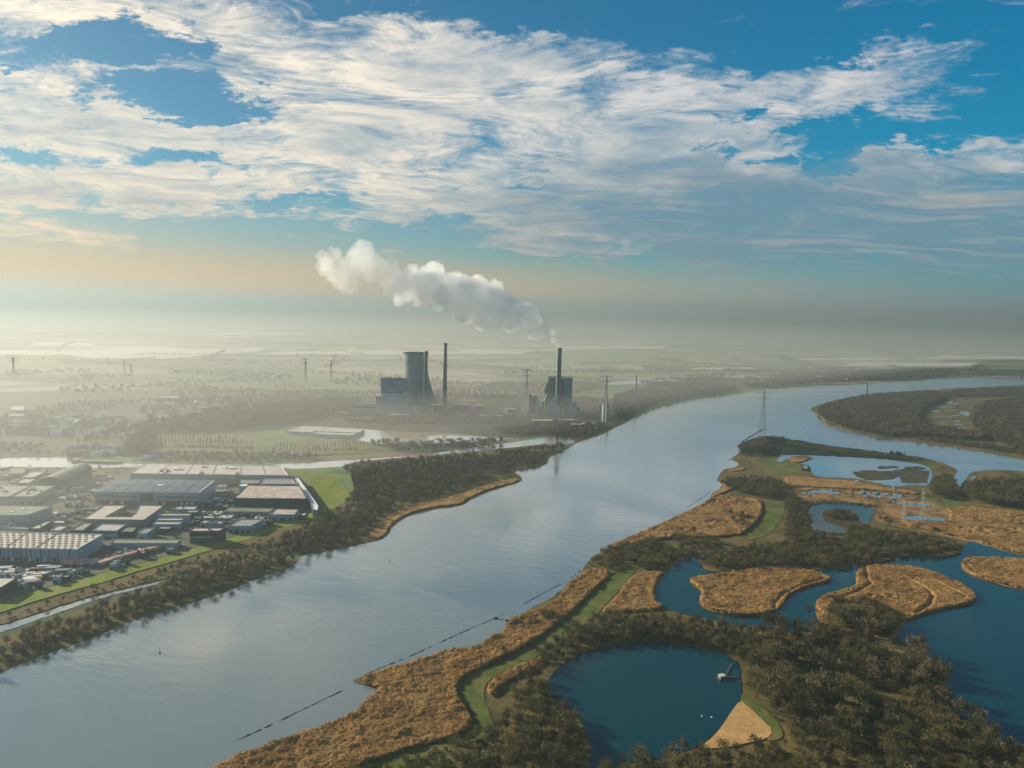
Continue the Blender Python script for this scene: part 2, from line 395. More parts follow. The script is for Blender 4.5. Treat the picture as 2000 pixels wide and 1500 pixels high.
# land covers on the left bank
sheet('bank_land', [(-500, 1262), (-60, 1220), (0, 1206), (110, 1166), (200, 1140), (290, 1112), (350, 1096), (430, 1070), (500, 1048), (560, 1032), (610, 1014), (645, 996), (690, 972), (690, 930), (660, 905), (800, 892), (960, 878), (1060, 868), (1112, 868), (1106, 876),
 (1066, 894), (1070, 906), (1030, 915), (1000, 921), (1018, 929), (1020, 940), (980, 949), (925, 969), (905, 985), (850, 991), (800, 1003), (765, 1027), (759, 1043), (740, 1055), (700, 1063), (640, 1076), (590, 1083), (540, 1084), (430, 1090), (345, 1124), (300, 1134), (200, 1158), (130, 1177), (70, 1198), (0, 1222), (-500, 1300)], .6, M['rough'], 1.5, 7)
sheet('spit_land', [(-300, 1330), (0, 1248), (75, 1224), (140, 1198), (200, 1176), (262, 1162), (322, 1148), (350, 1128), (430, 1094), (540, 1088), (582, 1092), (578, 1102), (540, 1116), (500, 1129), (440, 1156), (400, 1166), (330, 1189), (260, 1209), (200, 1237), (130, 1263), (60, 1287), (0, 1314), (-300, 1460)], .55, M['rough'], 1.5, 7)
sheet('dike_grass', [(-300, 1262), (0, 1176), (99, 1146), (198, 1120), (280, 1098), (345, 1081), (430, 1055), (500, 1036), (560, 1019), (605, 1003), (637, 992), (618, 967), (606, 950), (592, 934), (566, 917), (612, 919), (640, 923), (664, 938), (687, 968), (676, 980), (645, 996), (612, 1012), (560, 1031), (500, 1048), (430, 1069), (345, 1094), (280, 1112), (198, 1138), (99, 1164), (0, 1196), (-300, 1290)], .75, M['dike'], .6, 8)
sheet('industrial_ground', [(-400, 912), (0, 912), (250, 914), (560, 916), (592, 934), (606, 950), (618, 967), (637, 991), (605, 1003), (560, 1018), (500, 1035), (430, 1054), (345, 1080), (280, 1097), (198, 1119), (99, 1145), (0, 1175), (-400, 1290)], .45, M['yard'], 0, 8, smooth=0)
M['town'] = ground_mat('town_ground_mat', [(.38, (.035, .04, .028)), (.48, (.07, .075, .045)), (.55, (.10, .10, .07)), (.62, (.05, .06, .03))], .008, .05)
sheet('town_ground', [(-300, 768), (300, 762), (560, 758), (690, 766), (640, 780), (520, 800), (440, 812), (280, 846), (250, 862), (262, 893), (140, 890), (-300, 892)], .12, M['town'], 1, 9)
sheet('plant_ground', [(430, 800), (640, 778), (760, 770), (1000, 770), (1200, 775), (1245, 790), (1240, 815), (1197, 837), (1150, 857), (1120, 865), (1080, 850), (1000, 856), (900, 846), (760, 842), (600, 830), (440, 830)], .2, M['floor'], .5, 9)

# ------------------------------------------------------------------ the nature reserve on the right bank
PEN = RIVER[RIVER.index((2300, 1010)):]
sheet('reserve_land', PEN[:-1]+[(330, 1545), (200, 1640), (1000, 2300), (3000, 2300), (3000, 1150)], .6, M['rough'], 1.5, 7, smooth=1)
LAKE = [(1277, 1160), (1284, 1140), (1298, 1119), (1318, 1101), (1350, 1086), (1368, 1098), (1372, 1112), (1400, 1117), (1480, 1114), (1560, 1110), (1640, 1112), (1700, 1101), (1755, 1087), (1790, 1084), (1850, 1088), (1882, 1076), (1887, 1058), (1905, 1058), (1935, 1070), (2000, 1087), (2150, 1110), (2500, 1250), (2500, 1700),
 (2120, 1560), (2040, 1500), (1992, 1474), (1945, 1436), (1895, 1404), (1858, 1388), (1850, 1360), (1852, 1322), (1840, 1298), (1800, 1274), (1770, 1262), (1752, 1244), (1700, 1235), (1600, 1232), (1540, 1232), (1475, 1230), (1440, 1222), (1380, 1208), (1330, 1198), (1302, 1190), (1284, 1176)]
LAKE_S = smooth_poly(LAKE, 1)
sheet('lake_water', LAKE, .9, M['pond'], 1.9, 6)
POND = [(1068, 1336), (1080, 1312), (1112, 1288), (1158, 1266), (1225, 1253), (1300, 1254), (1380, 1266), (1436, 1286), (1446, 1302), (1446, 1335), (1450, 1356), (1440, 1376), (1420, 1406), (1400, 1432), (1372, 1452), (1330, 1470), (1290, 1482), (1240, 1486), (1190, 1504), (1155, 1530), (1130, 1540), (1152, 1490), (1150, 1446), (1140, 1415), (1116, 1388), (1086, 1364)]
sheet('pond_water', POND, .9, M['pond'], 1.9, 6)
HORSE = [(1579, 992), (1600, 983), (1650, 981), (1690, 985), (1712, 996), (1700, 1012), (1698, 1024), (1680, 1022), (1674, 1004), (1660, 996), (1630, 994), (1608, 998), (1606, 1008), (1622, 1022), (1655, 1036), (1654, 1043), (1610, 1041), (1583, 1039), (1580, 1030), (1589, 1018), (1580, 1006)]
sheet('small_pond_water', HORSE, .9, M['pond'], .6, 5)
LAGOON = [(1517, 900), (1524, 889), (1560, 889), (1597, 890), (1660, 893), (1737, 898), (1800, 907), (1818, 916), (1822, 930), (1811, 948), (1780, 947), (1748, 950), (1700, 940), (1667, 934), (1625, 933), (1594, 930), (1585, 922), (1582, 910), (1563, 905), (1590, 894), (1560, 892), (1535, 896), (1525, 902)]
sheet('lagoon_water', LAGOON, .9, M['river'], 1.0, 4, smooth=0)
for k, P in enumerate([
 [(1562, 967), (1580, 959), (1610, 957), (1640, 962), (1640, 966), (1606, 961), (1580, 964)], [(1669, 937), (1674, 937), (1698, 972), (1690, 972)], [(1748, 926), (1757, 928), (1752, 942), (1745, 946), (1742, 936)],
 [(1742, 948), (1750, 956), (1764, 962), (1760, 973), (1730, 975), (1744, 968)], [(1706, 962), (1716, 960), (1722, 972), (1712, 974)], [(1734, 981), (1780, 982), (1818, 986), (1816, 990), (1770, 986)],
 [(1755, 1010), (1790, 1008), (1845, 1013), (1846, 1017), (1790, 1016), (1765, 1015)], [(1955, 1049), (2000, 1046), (2050, 1052), (2050, 1062), (1985, 1058)], [(1478, 1068), (1498, 1064), (1500, 1072), (1484, 1073)], [(1811, 927), (1816, 926), (1817, 944), (1812, 944)],
 [(1655, 962), (1700, 963), (1735, 964), (1735, 966), (1690, 966)], [(1630, 948), (1662, 952), (1664, 955), (1640, 953)],
 ]+[[(cx+rx*q*math.cos(t*.45)*1.0, cy_-ry*q*math.sin(t*.45)) for t, q in enumerate(np.random.default_rng(int(cx)).uniform(.35, 1.25, 14))] for cx, cy_, rx, ry in [(1856, 786, 9, 3), (1866, 789, 6, 2), (1886, 807, 15, 5), (1829, 803, 12, 2), (1876, 838, 10, 3), (1845, 814, 22, 1.2), (1868, 822, 10, 1.6), (1850, 795, 14, 1.2), (1862, 801, 9, 1.3), (1870, 812, 12, 1), (1840, 826, 9, 1.1), (1872, 829, 8, 1.4), (2000, 766, 18, 2.4), (1960, 770, 8, 1)]]+[[(1900, 930), (1906, 930), (1902, 950), (1888, 968), (1884, 960)]]):
    sheet('marsh_pool', P, 1.0, M['river'], .9, 3, seed=k, smooth=0)
for P in ([(1664, 921), (1690, 918), (1740, 920), (1770, 915), (1816, 920), (1812, 944), (1760, 942), (1756, 930), (1745, 936), (1700, 938), (1672, 930)], [(1712, 911), (1740, 909), (1756, 912), (1752, 915), (1716, 915)], [(1766, 912), (1790, 910), (1810, 915), (1800, 918), (1768, 916)]):
    sheet('mud_flat', P, 1.15, M['mud'], 1.6, 3, smooth=0)
ISLE_R = [(1582, 801), (1588, 794), (1640, 780), (1700, 770), (1780, 765), (1850, 761), (1900, 758), (2000, 752), (2300, 745), (2300, 955), (2000, 898), (1950, 887), (1850, 871), (1750, 859), (1680, 846), (1622, 833), (1606, 824), (1598, 808)]
sheet('wooded_island', ISLE_R, .6, M['rough'], 1.0, 6)
sheet('sand_spit', [(1599, 808), (1604, 806), (1617, 830), (1622, 834), (1610, 828)], .9, M['sandy'], .3, 5)
sheet('island_meadow', [(1770, 838), (1850, 846), (1930, 852), (2050, 862), (2050, 892), (1960, 884), (1890, 868), (1800, 856)], .8, M['rough'], .6, 5)
I1 = [(1345, 1136), (1352, 1128), (1400, 1124), (1450, 1116), (1505, 1111), (1560, 1113), (1600, 1119), (1625, 1130), (1620, 1136), (1590, 1143), (1560, 1152), (1540, 1165), (1530, 1182), (1512, 1196), (1490, 1203), (1460, 1205), (1420, 1201), (1385, 1192), (1366, 1182), (1366, 1165), (1372, 1158), (1362, 1146)]
I2 = [(1590, 1185), (1598, 1168), (1630, 1158), (1665, 1148), (1674, 1138), (1670, 1126), (1676, 1112), (1700, 1105), (1745, 1103), (1790, 1108), (1840, 1124), (1880, 1142), (1905, 1160), (1909, 1175), (1880, 1184), (1840, 1190), (1800, 1202), (1768, 1216), (1755, 1240), (1735, 1262), (1620, 1262), (1600, 1215)]
I3 = [(1876, 1100), (1884, 1091), (1920, 1089), (2000, 1092), (2100, 1100), (2250, 1130), (2250, 1190), (2000, 1152), (1940, 1138), (1895, 1122), (1880, 1112)]
for P in (I1, I2, I3): sheet('reed_island', P, 1.2, M['marsh'], 1.0, 6)
sheet('pond_islet', [(1610, 1016), (1608, 1004), (1622, 996), (1655, 996), (1672, 1004), (1682, 1022), (1700, 1026), (1690, 1034), (1655, 1030), (1625, 1022)], 1.2, M['floor'], .6, 5)

# mown paths, beach
sheet('grass_path', [(905, 1520), (935, 1440), (938, 1415), (925, 1392), (902, 1368), (897, 1342), (922, 1320), (985, 1291), (1030, 1270), (1068, 1240), (1120, 1202), (1158, 1162), (1198, 1120), (1222, 1100), (1262, 1070), (1278, 1074), (1252, 1100), (1236, 1119), (1212, 1150), (1182, 1182), (1150, 1216), (1100, 1248), (1052, 1282), (1000, 1302), (962, 1322), (945, 1342), (945, 1366), (960, 1398), (965, 1430), (950, 1520)], .85, M['lawn'], .8, 7)
sheet('grass_path', [(1497, 979), (1512, 977), (1530, 980), (1533, 1000), (1522, 1020), (1505, 1042), (1478, 1052), (1455, 1056), (1470, 1040), (1492, 1014), (1498, 992)], .85, M['lawn'], .6, 6)
sheet('grass_path', [(1255, 1118), (1300, 1092), (1345, 1058), (1300, 1062), (1240, 1090)], .8, M['lawn'], .6, 6)
sheet('beach_grass', [(1449, 1354), (1456, 1354), (1470, 1366), (1492, 1382), (1520, 1410), (1532, 1436), (1518, 1446), (1495, 1446), (1508, 1428), (1480, 1396), (1445, 1372)], 1.0, M['lawn'], .8, 6)
sheet('sand_beach', [(1446, 1366), (1458, 1378), (1484, 1400), (1512, 1428), (1496, 1443), (1470, 1448), (1430, 1458), (1385, 1462), (1370, 1456), (1396, 1436), (1414, 1412), (1428, 1390)], 1.15, M['sand'], .7, 6)
sheet('green_strip', [(1530, 888), (1590, 900), (1560, 925), (1500, 925), (1480, 905)], .8, M['lawn'], 1.0, 6)
sheet('green_strip', [(1515, 862), (1640, 880), (1760, 892), (1815, 900), (1835, 915), (1822, 918), (1790, 903), (1700, 892), (1600, 886), (1520, 884)], .8, M['lawn'], .5, 6)
sheet('green_strip', [(1790, 962), (1850, 975), (1920, 990), (2050, 1000), (2050, 1010), (1900, 998), (1820, 985)], .8, M['lawn'], .5, 6)
sheet('green_strip', [(640, 1500), (760, 1470), (880, 1450), (930, 1430), (930, 1470), (860, 1500), (700, 1560), (560, 1560)], .75, M['lawn'], 2.0, 6)
sheet('clearing', [(1705, 1262), (1740, 1252), (1775, 1268), (1760, 1280), (1720, 1276)], .85, M['sandy'], .8, 6)

# far polder details
for P, mk in (([(128, 679), (300, 676), (380, 682), (520, 679), (500, 686), (330, 700), (180, 700), (110, 690)], 'pale'), ([(60, 668), (190, 671), (180, 676), (60, 674)], 'pale'), ([(0, 683), (110, 682), (100, 694), (0, 692)], 'pale'),
  ([(1195, 718), (1225, 711), (1262, 717), (1255, 721), (1230, 720)], 'ochre'), ([(1245, 764), (1275, 762), (1272, 774), (1242, 778)], 'mead'), ([(960, 706), (1060, 700), (1180, 706), (1100, 716)], 'mead'), ([(620, 748), (740, 752), (735, 760), (640, 760)], 'mead'),
  ([(1180, 746), (1300, 742), (1300, 748), (1180, 752)], 'shine'), ([(1345, 769), (1390, 766), (1420, 769), (1380, 773)], 'shine'), ([(850, 765), (920, 768), (930, 784), (860, 782)], 'ochre2'),
  ([(285, 852), (330, 845), (420, 850), (500, 856), (500, 888), (300, 888)], 'mead2'), ([(590, 862), (720, 868), (740, 884), (600, 892), (520, 890)], 'mead2'), ([(560, 892), (700, 886), (840, 880), (850, 886), (700, 898), (560, 904)], 'ochre2'),
  ([(1300, 690), (1420, 686), (1400, 694), (1290, 698)], 'mead'), ([(1660, 722), (1800, 716), (1990, 719), (1960, 724), (1800, 726)], 'mead'), ([(1460, 702), (1560, 704), (1540, 710), (1470, 708)], 'mead'), ([(1240, 700), (1330, 702), (1320, 707), (1250, 706)], 'mead')):
    if mk not in M:
        M[mk] = {'pale': simple('pale_field_mat', (.62, .57, .50), .8, .1, .01), 'ochre': simple('ochre_field_mat', (.42, .25, .12), .9, .1, .01), 'ochre2': simple('brown_field_mat', (.22, .16, .09), .9, .2, .01),
                 'mead': simple('meadow_mat', (.16, .22, .06), .9, .25, .01), 'mead2': simple('orchard_grass_mat', (.17, .155, .05), .9, .3, .02), 'shine': M['river']}[mk]
    sheet('field' if mk != 'shine' else 'pool_water', P, .35, M[mk], .3, 8, smooth=0)

rf2 = random.Random(11)
for i in range(26):
    cxp = rf2.uniform(-20, 2020); cyp = rf2.uniform(648, 716)+(cxp-1000)*.018; ww = rf2.uniform(40, 170)*(.5+(cyp-620)/90); hh2 = rf2.uniform(.8, 2.2)*(.4+(cyp-620)/60)
    sheet('field', [(cxp-ww, cyp+hh2), (cxp-ww*rf2.uniform(.5, .95), cyp-hh2), (cxp+ww, cyp-hh2*rf2.uniform(.5, 1.1)), (cxp+ww*rf2.uniform(.6, .9), cyp+hh2)], .30+i*.002, M[rf2.choice(['pale', 'mead', 'mead', 'ochre2', 'pale'])], .2, 9, smooth=0)

# ------------------------------------------------------------------ reeds (one rough height field per bed)
def polyline_dist(pts, L):
    d = np.full(len(pts), 1e9)
    for a, b in zip(L[:-1], L[1:]):
        a, b = np.array(a), np.array(b); ab = b-a
        t = np.clip(((pts-a)@ab)/max(ab@ab, 1e-9), 0, 1); d = np.minimum(d, np.hypot(*(pts-(a+t[:, None]*ab)).T))
    return d
def reed_bed(P, cell, z0, hgt=2.3, mat=None, cuts=(), seed=3, name='reeds', step=6, thin=0.0):
    Pj = jitter(smooth_poly(P, 1), 1.2, step, seed); G = garr(Pj, z0)
    x0, y0 = G.min(0); x1, y1 = G.max(0)
    nx, ny = int((x1-x0)/cell)+2, int((y1-y0)/cell)+2
    X, Y = np.meshgrid(x0+np.arange(nx)*cell, y0+np.arange(ny)*cell)
    r = np.random.default_rng(seed)
    X = X+r.uniform(-.38, .38, X.shape)*cell; Y = Y+r.uniform(-.38, .38, Y.shape)*cell
    pts = np.stack([X.ravel(), Y.ravel()], 1); ins = inside(pts, G)
    keep = np.where(ins)[0]; d = np.zeros(len(pts)); d[keep] = edge_dist(pts[keep], G)
    x, y = pts[:, 0], pts[:, 1]
    wx = x+6*vnoise(x*.08, y*.08, 5)
    h = hgt*(.5+.6*vnoise(wx*.05, y*.09, 1))+hgt*.5*(vnoise(x*.16, y*.3, 2)-.5)+hgt*.3*(vnoise(x*.55, y*.55, 3)-.5)+r.uniform(-.2, .28, len(x))*hgt*.32
    h *= 1-.7*np.clip((thin-vnoise(x*.05+2*vnoise(x*.2, y*.2, 6), y*.05, 9))*9, 0, 1)
    rim = np.exp(-((d-3.0)/2.5)**2)*hgt*.16
    h = (h+rim)*np.clip(d/(cell*1.2), 0, 1)
    for L, w in cuts:
        q = polyline_dist(pts, garr(L, z0)); h *= np.clip(q/w, .08, 1)
    z = z0+np.maximum(h, 0)
    idx = np.arange(nx*ny).reshape(ny, nx)
    q = np.stack([idx[:-1, :-1], idx[:-1, 1:], idx[1:, 1:], idx[1:, :-1]], -1).reshape(-1, 4)
    q = q[ins[q].all(1)]
    used, inv = np.unique(q, return_inverse=True)
    V = np.stack([x, y, z], 1)[used]; inv = inv.reshape(-1, 4)
    # upright leaf blades over the bed
    B = V[V[:, 2] > z0+.5]; nb = len(B)
    if cell < 1.2 and nb:
        a = r.uniform(0, 3.14, nb); w = r.uniform(.18, .45, nb); hh = r.uniform(.1, .7, nb)
        dx, dy = np.cos(a)*w, np.sin(a)*w; lx, ly = r.normal(0, .3, nb), r.normal(0, .3, nb)
        Q = np.stack([np.stack([B[:, 0]-dx, B[:, 1]-dy, B[:, 2]-.3], 1), np.stack([B[:, 0]+dx, B[:, 1]+dy, B[:, 2]-.3], 1),
                      np.stack([B[:, 0]+dx*.5+lx, B[:, 1]+dy*.5+ly, B[:, 2]+hh], 1), np.stack([B[:, 0]-dx*.5+lx, B[:, 1]-dy*.5+ly, B[:, 2]+hh], 1)], 1).reshape(-1, 3)
        inv = np.vstack([inv, np.arange(nb*4).reshape(-1, 4)+len(V)]); V = np.vstack([V, Q])
    o = mesh_obj(name, V, inv.reshape(-1, 4), mat or M['reed']); tag(o, kind='stuff'); return o
RB = [
 ([(330, 1545), (430, 1494), (500, 1468), (560, 1442), (600, 1432), (660, 1407), (699, 1390), (706, 1375), (739, 1353), (736, 1346), (697, 1332), (736, 1313), (780, 1300), (838, 1286), (870, 1270), (932, 1266), (953, 1250), (986, 1234), (991, 1214), (1020, 1203), (1045, 1196), (1078, 1180), (1105, 1150), (1107, 1141), (1138, 1121), (1150, 1112), (1202, 1116), (1152, 1163), (1112, 1203), (1060, 1243), (1020, 1270), (975, 1290), (915, 1320), (890, 1342), (896, 1368), (918, 1395), (926, 1420), (900, 1440), (800, 1465), (700, 1500), (600, 1560)], .75, .62, 2.6, (), .12),
 ([(1238, 1121), (1290, 1118), (1296, 1120), (1283, 1140), (1276, 1160), (1283, 1178), (1300, 1192), (1240, 1196), (1170, 1200), (1192, 1178), (1216, 1150)], .8, .62, 2.3, (), .08),
 ([(948, 1346), (966, 1326), (1000, 1306), (1040, 1290), (1062, 1292), (1040, 1310), (1000, 1330), (968, 1352), (958, 1366)], .75, .62, 2.2, (), 0),
 (I1, .8, 1.22, 2.2, (([(1612, 1130), (1560, 1146), (1530, 1162), (1514, 1178), (1512, 1192)], 3.0),), .05),
 ([q for q in I2 if q[1] < 1230]+[(1700, 1232), (1620, 1215)], .8, 1.22, 2.2, (([(1690, 1106), (1692, 1128), (1700, 1142), (1672, 1158), (1630, 1172)], 3.0), ([(1765, 1128), (1806, 1150), (1822, 1165), (1816, 1182), (1788, 1200)], 3.0), ([(1800, 1122), (1850, 1150), (1890, 1168)], 1.5)), .15),
 (I3, .9, 1.22, 2.0, (([(1884, 1100), (1900, 1116), (1950, 1132), (2020, 1146)], 2.0),), .05),
 ([(1142, 1106), (1162, 1086), (1200, 1063), (1260, 1037), (1300, 1019), (1340, 1001), (1387, 977), (1410, 967), (1480, 975), (1491, 990), (1486, 1012), (1466, 1034), (1440, 1050), (1330, 1050), (1230, 1062), (1168, 1088)], 1.1, .62, 2.4, (), .22),
 ([(1845, 985), (2060, 1008), (2060, 1090), (1998, 1083), (1935, 1066), (1890, 1054), (1858, 1046), (1790, 1032), (1712, 1018), (1720, 1004), (1760, 1021), (1850, 1022), (1856, 1004)], 1.1, .62, 1.9, (), .25),
 ([(1530, 928), (1590, 935), (1665, 940), (1740, 954), (1800, 962), (1790, 968), (1700, 958), (1600, 953), (1535, 948)], 1.5, .62, 1.6, (), .15),
 ([(1532, 896), (1560, 891), (1592, 893), (1566, 905), (1545, 903)], 1.5, 1.1, 1.6, (), 0),
 ([(1500, 857), (1600, 869), (1740, 887), (1800, 895), (1800, 899), (1700, 890), (1600, 879), (1515, 864)], 1.5, .9, 1.6, (), 0),
 ([(1722, 1045), (1730, 1036), (1800, 1050), (1790, 1060)], 1.3, .62, 1.5, (), .1),
 ([(740, 1055), (758, 1044), (764, 1029), (800, 1004), (850, 992), (905, 986), (925, 970), (980, 950), (1018, 941), (1005, 934), (930, 955), (870, 975), (800, 988), (752, 1012), (735, 1030), (712, 1050)], 1.6, .6, 2.2, (), .1),
 ([(1400, 944), (1415, 947), (1406, 957), (1392, 962), (1388, 974), (1420, 962), (1440, 950)], 1.5, .6, 1.6, (), 0),
 ([(1418, 917), (1462, 914), (1450, 920), (1425, 922)], 1.6, .6, 1.4, (), 0),
 ([(1440, 877), (1450, 866), (1490, 852), (1510, 856), (1500, 868), (1460, 878)], 1.6, .9, 1.6, (), 0),
 ([(1955, 852), (2060, 862), (2060, 880), (1950, 868)], 2.2, .8, 1.4, (), .2)]
for k, (P, cell, z0, hg, cuts, thin) in enumerate(RB):
    reed_bed(P, cell, z0, hg, None, cuts, seed=k+3, thin=thin, step=6)
sheet('marsh_ground', [(1545, 950), (1700, 958), (1800, 966), (1850, 978), (1860, 1004), (1760, 1005), (1715, 998), (1650, 978), (1590, 978), (1560, 970)], .75, M['marsh'], 1.5, 6)
sheet('marsh_ground', [(1840, 982), (2060, 1004), (2060, 1092), (1998, 1084), (1890, 1056), (1790, 1034), (1705, 1020), (1715, 996), (1760, 1003)], .74, M['marsh'], 1.0, 6)

# ------------------------------------------------------------------ trees
def tree_mat(name, stops, trans=.2):
    mt, n = new_mat(name)
    tone = n('ShaderNodeAttribute', attribute_name='tone', out=2)
    rnd = n('ShaderNodeObjectInfo', out=5)
    f = n.m('ADD', n.m('MULTIPLY', tone, .38), n.m('MULTIPLY', rnd, .66))
    pbr(n, n.ramp(f, stops), .85, spec=.15, trans=trans); return mt
M['crown'] = tree_mat('bare_crown_mat', [(.12, (.022, .025, .012)), (.28, (.07, .062, .027)), (.45, (.12, .10, .04)), (.62, (.09, .10, .034)), (.76, (.14, .13, .048)), (.92, (.23, .165, .07))])
M['crown_g'] = tree_mat('grey_crown_mat', [(.12, (.035, .042, .03)), (.4, (.085, .082, .048)), (.65, (.12, .10, .055)), (.9, (.17, .145, .08))])
M['bark'] = simple('bark_mat', (.055, .045, .035), .9, .4, 1.5)

def crown_mesh(rx, rz, zc, n_, size, r, clumps=14, up=.35):
    """many twig-sized blades gathered in clumps through the crown's volume"""
    c = r.normal(size=(clumps, 3)); c /= np.linalg.norm(c, axis=1)[:, None]
    c *= r.uniform(.35, .85, (clumps, 1)); c[:, 2] = np.abs(c[:, 2])*1.1-.35
    k = r.integers(0, clumps, n_); rad = r.uniform(.28, .5, clumps)[k][:, None]
    p = c[k]+r.normal(size=(n_, 3))*rad*.62
    L = np.linalg.norm(p, axis=1); p *= np.minimum(1, 1.12/np.maximum(L, 1e-6))[:, None]
    pos = p*np.array([rx, rx, rz])+np.array([0, 0, zc])
    d = p+r.normal(size=(n_, 3))*.45; d[:, 2] += up; d /= np.linalg.norm(d, axis=1)[:, None]
    s = np.cross(d, r.normal(size=(n_, 3))); s /= np.linalg.norm(s, axis=1)[:, None]
    ln = size*r.uniform(.7, 1.7, (n_, 1)); wd = size*r.uniform(.14, .36, (n_, 1))
    V = np.stack([pos-d*ln*.5-s*wd, pos-d*ln*.5+s*wd, pos+d*ln*.5+s*wd*.5, pos+d*ln*.5-s*wd*.5], 1).reshape(-1, 3)
    F = np.arange(n_*4).reshape(-1, 4)
    tone = np.clip(np.repeat(r.uniform(0, 1, clumps)[k]*.7+r.uniform(0, .3, n_), 4), 0, 1)
    return V, F, tone
def tube(pts, rad, seg=5):
    V, F = [], []
    for i, (p, q) in enumerate(zip(pts, rad)):
        a = Vector(pts[min(i+1, len(pts)-1)])-Vector(pts[max(i-1, 0)]); a.normalize()
        s = a.orthogonal().normalized(); t = a.cross(s)
        for j in range(seg):
            w = 2*math.pi*j/seg; V.append(tuple(Vector(p)+(s*math.cos(w)+t*math.sin(w))*q))
    for i in range(len(pts)-1):
        for j in range(seg):
            a, b = i*seg+j, i*seg+(j+1) % seg; F.append((a, b, b+seg, a+seg))
    return V, F
def trunk_mesh(h, r0, rx, r, limbs=6):
    V, F = tube([(0, 0, -.8), (.1, 0, h*.3), (-.1, .1, h*.6), (0, 0, h*.88)], [r0, r0*.8, r0*.5, r0*.15])
    V, F = list(V), list(F)
    for k in range(limbs):
        a = r.uniform(0, 6.28); z = h*r.uniform(.22, .6); L = rx*r.uniform(.6, .95)
        v, f = tube([(0, 0, z), (math.cos(a)*L*.5, math.sin(a)*L*.5, z+L*.45), (math.cos(a)*L, math.sin(a)*L, z+L*1.0)], [r0*.42, r0*.28, r0*.08], 4)
        o = len(V); V += v; F += [tuple(i+o for i in q) for q in f]
    return np.array(V), np.array(F)
def add_tone(o, tone):
    at = o.data.attributes.new('tone', 'FLOAT', 'POINT'); at.data.foreach_set('value', np.asarray(tone, np.float32))
PROTO = bpy.data.collections.new('tree_forms')
def proto(name, rx, rz, zc, n_, size, h, r0, mat, seed, clumps=14, limbs=6, up=.35):
    r = np.random.default_rng(seed)
    V, F, t = crown_mesh(rx, rz, zc, n_, size, r, clumps, up)
    TV, TF = trunk_mesh(h, r0, rx, r, limbs)
    cr = mesh_obj(name+'_crown', V, F, mat, col=PROTO); add_tone(cr, t)
    tr = mesh_obj(name+'_trunk', TV, TF, M['bark'], col=PROTO)
    PROTO.objects.unlink(cr); PROTO.objects.unlink(tr)
    full = mesh_obj('form_%02d_%s' % (len(FORMS), name), np.vstack([V, TV]), np.vstack([F, TF+len(V)]), mats=[mat, M['bark']], midx=[0]*len(F)+[1]*len(TF), col=PROTO)
    add_tone(full, list(t)+[.5]*len(TV))
    FORMS.append((cr.data, tr.data, full, h)); return len(FORMS)-1
FORMS = []
for k in range(5): proto('round', 4.0+.3*k, 3.9+.25*k, 5.9+.1*k, 760, .52, 9.0, .26, M['crown'], 20+k)       # 0-4
for k in range(3): proto('tall', 2.7+.2*k, 5.6, 7.6, 640, .54, 12.5, .24, M['crown_g'], 40+k, 16, 7, .7)     # 5-7
for k in range(2): proto('bush', 2.7, 1.9, 1.9, 300, .5, 3.6, .12, M['crown'], 60+k, 9, 4)                    # 8-9
for k in range(3): proto('far', 4.8, 4.6, 6.2, 130, 1.5, 9.0, .3, M['crown_g'], 70+k, 10, 3)                  # 10-12
for k in range(2): proto('poplar', 1.7, 8.2, 11.0, 150, 1.3, 18.5, .3, M['crown_g'], 80+k, 12, 4, 1.2)        # 13-14
for k in range(3): proto('open', 3.4+.4*k, 4.4, 6.4, 230, .8, 10.0, .3, M['crown_g'], 90+k, 12, 10, .9)        # 15-17
NEAR = [0, 1, 2, 3, 4]; MIX = [0, 1, 2, 3, 4, 5, 6, 7]; TALL = [5, 6, 7]; BUSH = [8, 9]; FAR = [10, 11, 12]

def scatter(P, spacing, seed, z=.6, thin=0.0, tn=.02, smooth=1):
    G = garr(smooth_poly(P, smooth) if smooth else P, z); r = np.random.default_rng(seed)
    x0, y0 = G.min(0); x1, y1 = G.max(0)
    X, Y = np.meshgrid(np.arange(x0, x1, spacing), np.arange(y0, y1, spacing*.9))
    X[::2] += spacing*.5
    pts = np.stack([X.ravel(), Y.ravel()], 1)+r.uniform(-.45, .45, (X.size, 2))*spacing
    pts = pts[inside(pts, G)]
    if thin: pts = pts[vnoise(pts[:, 0]*tn, pts[:, 1]*tn, seed) > thin]
    return pts
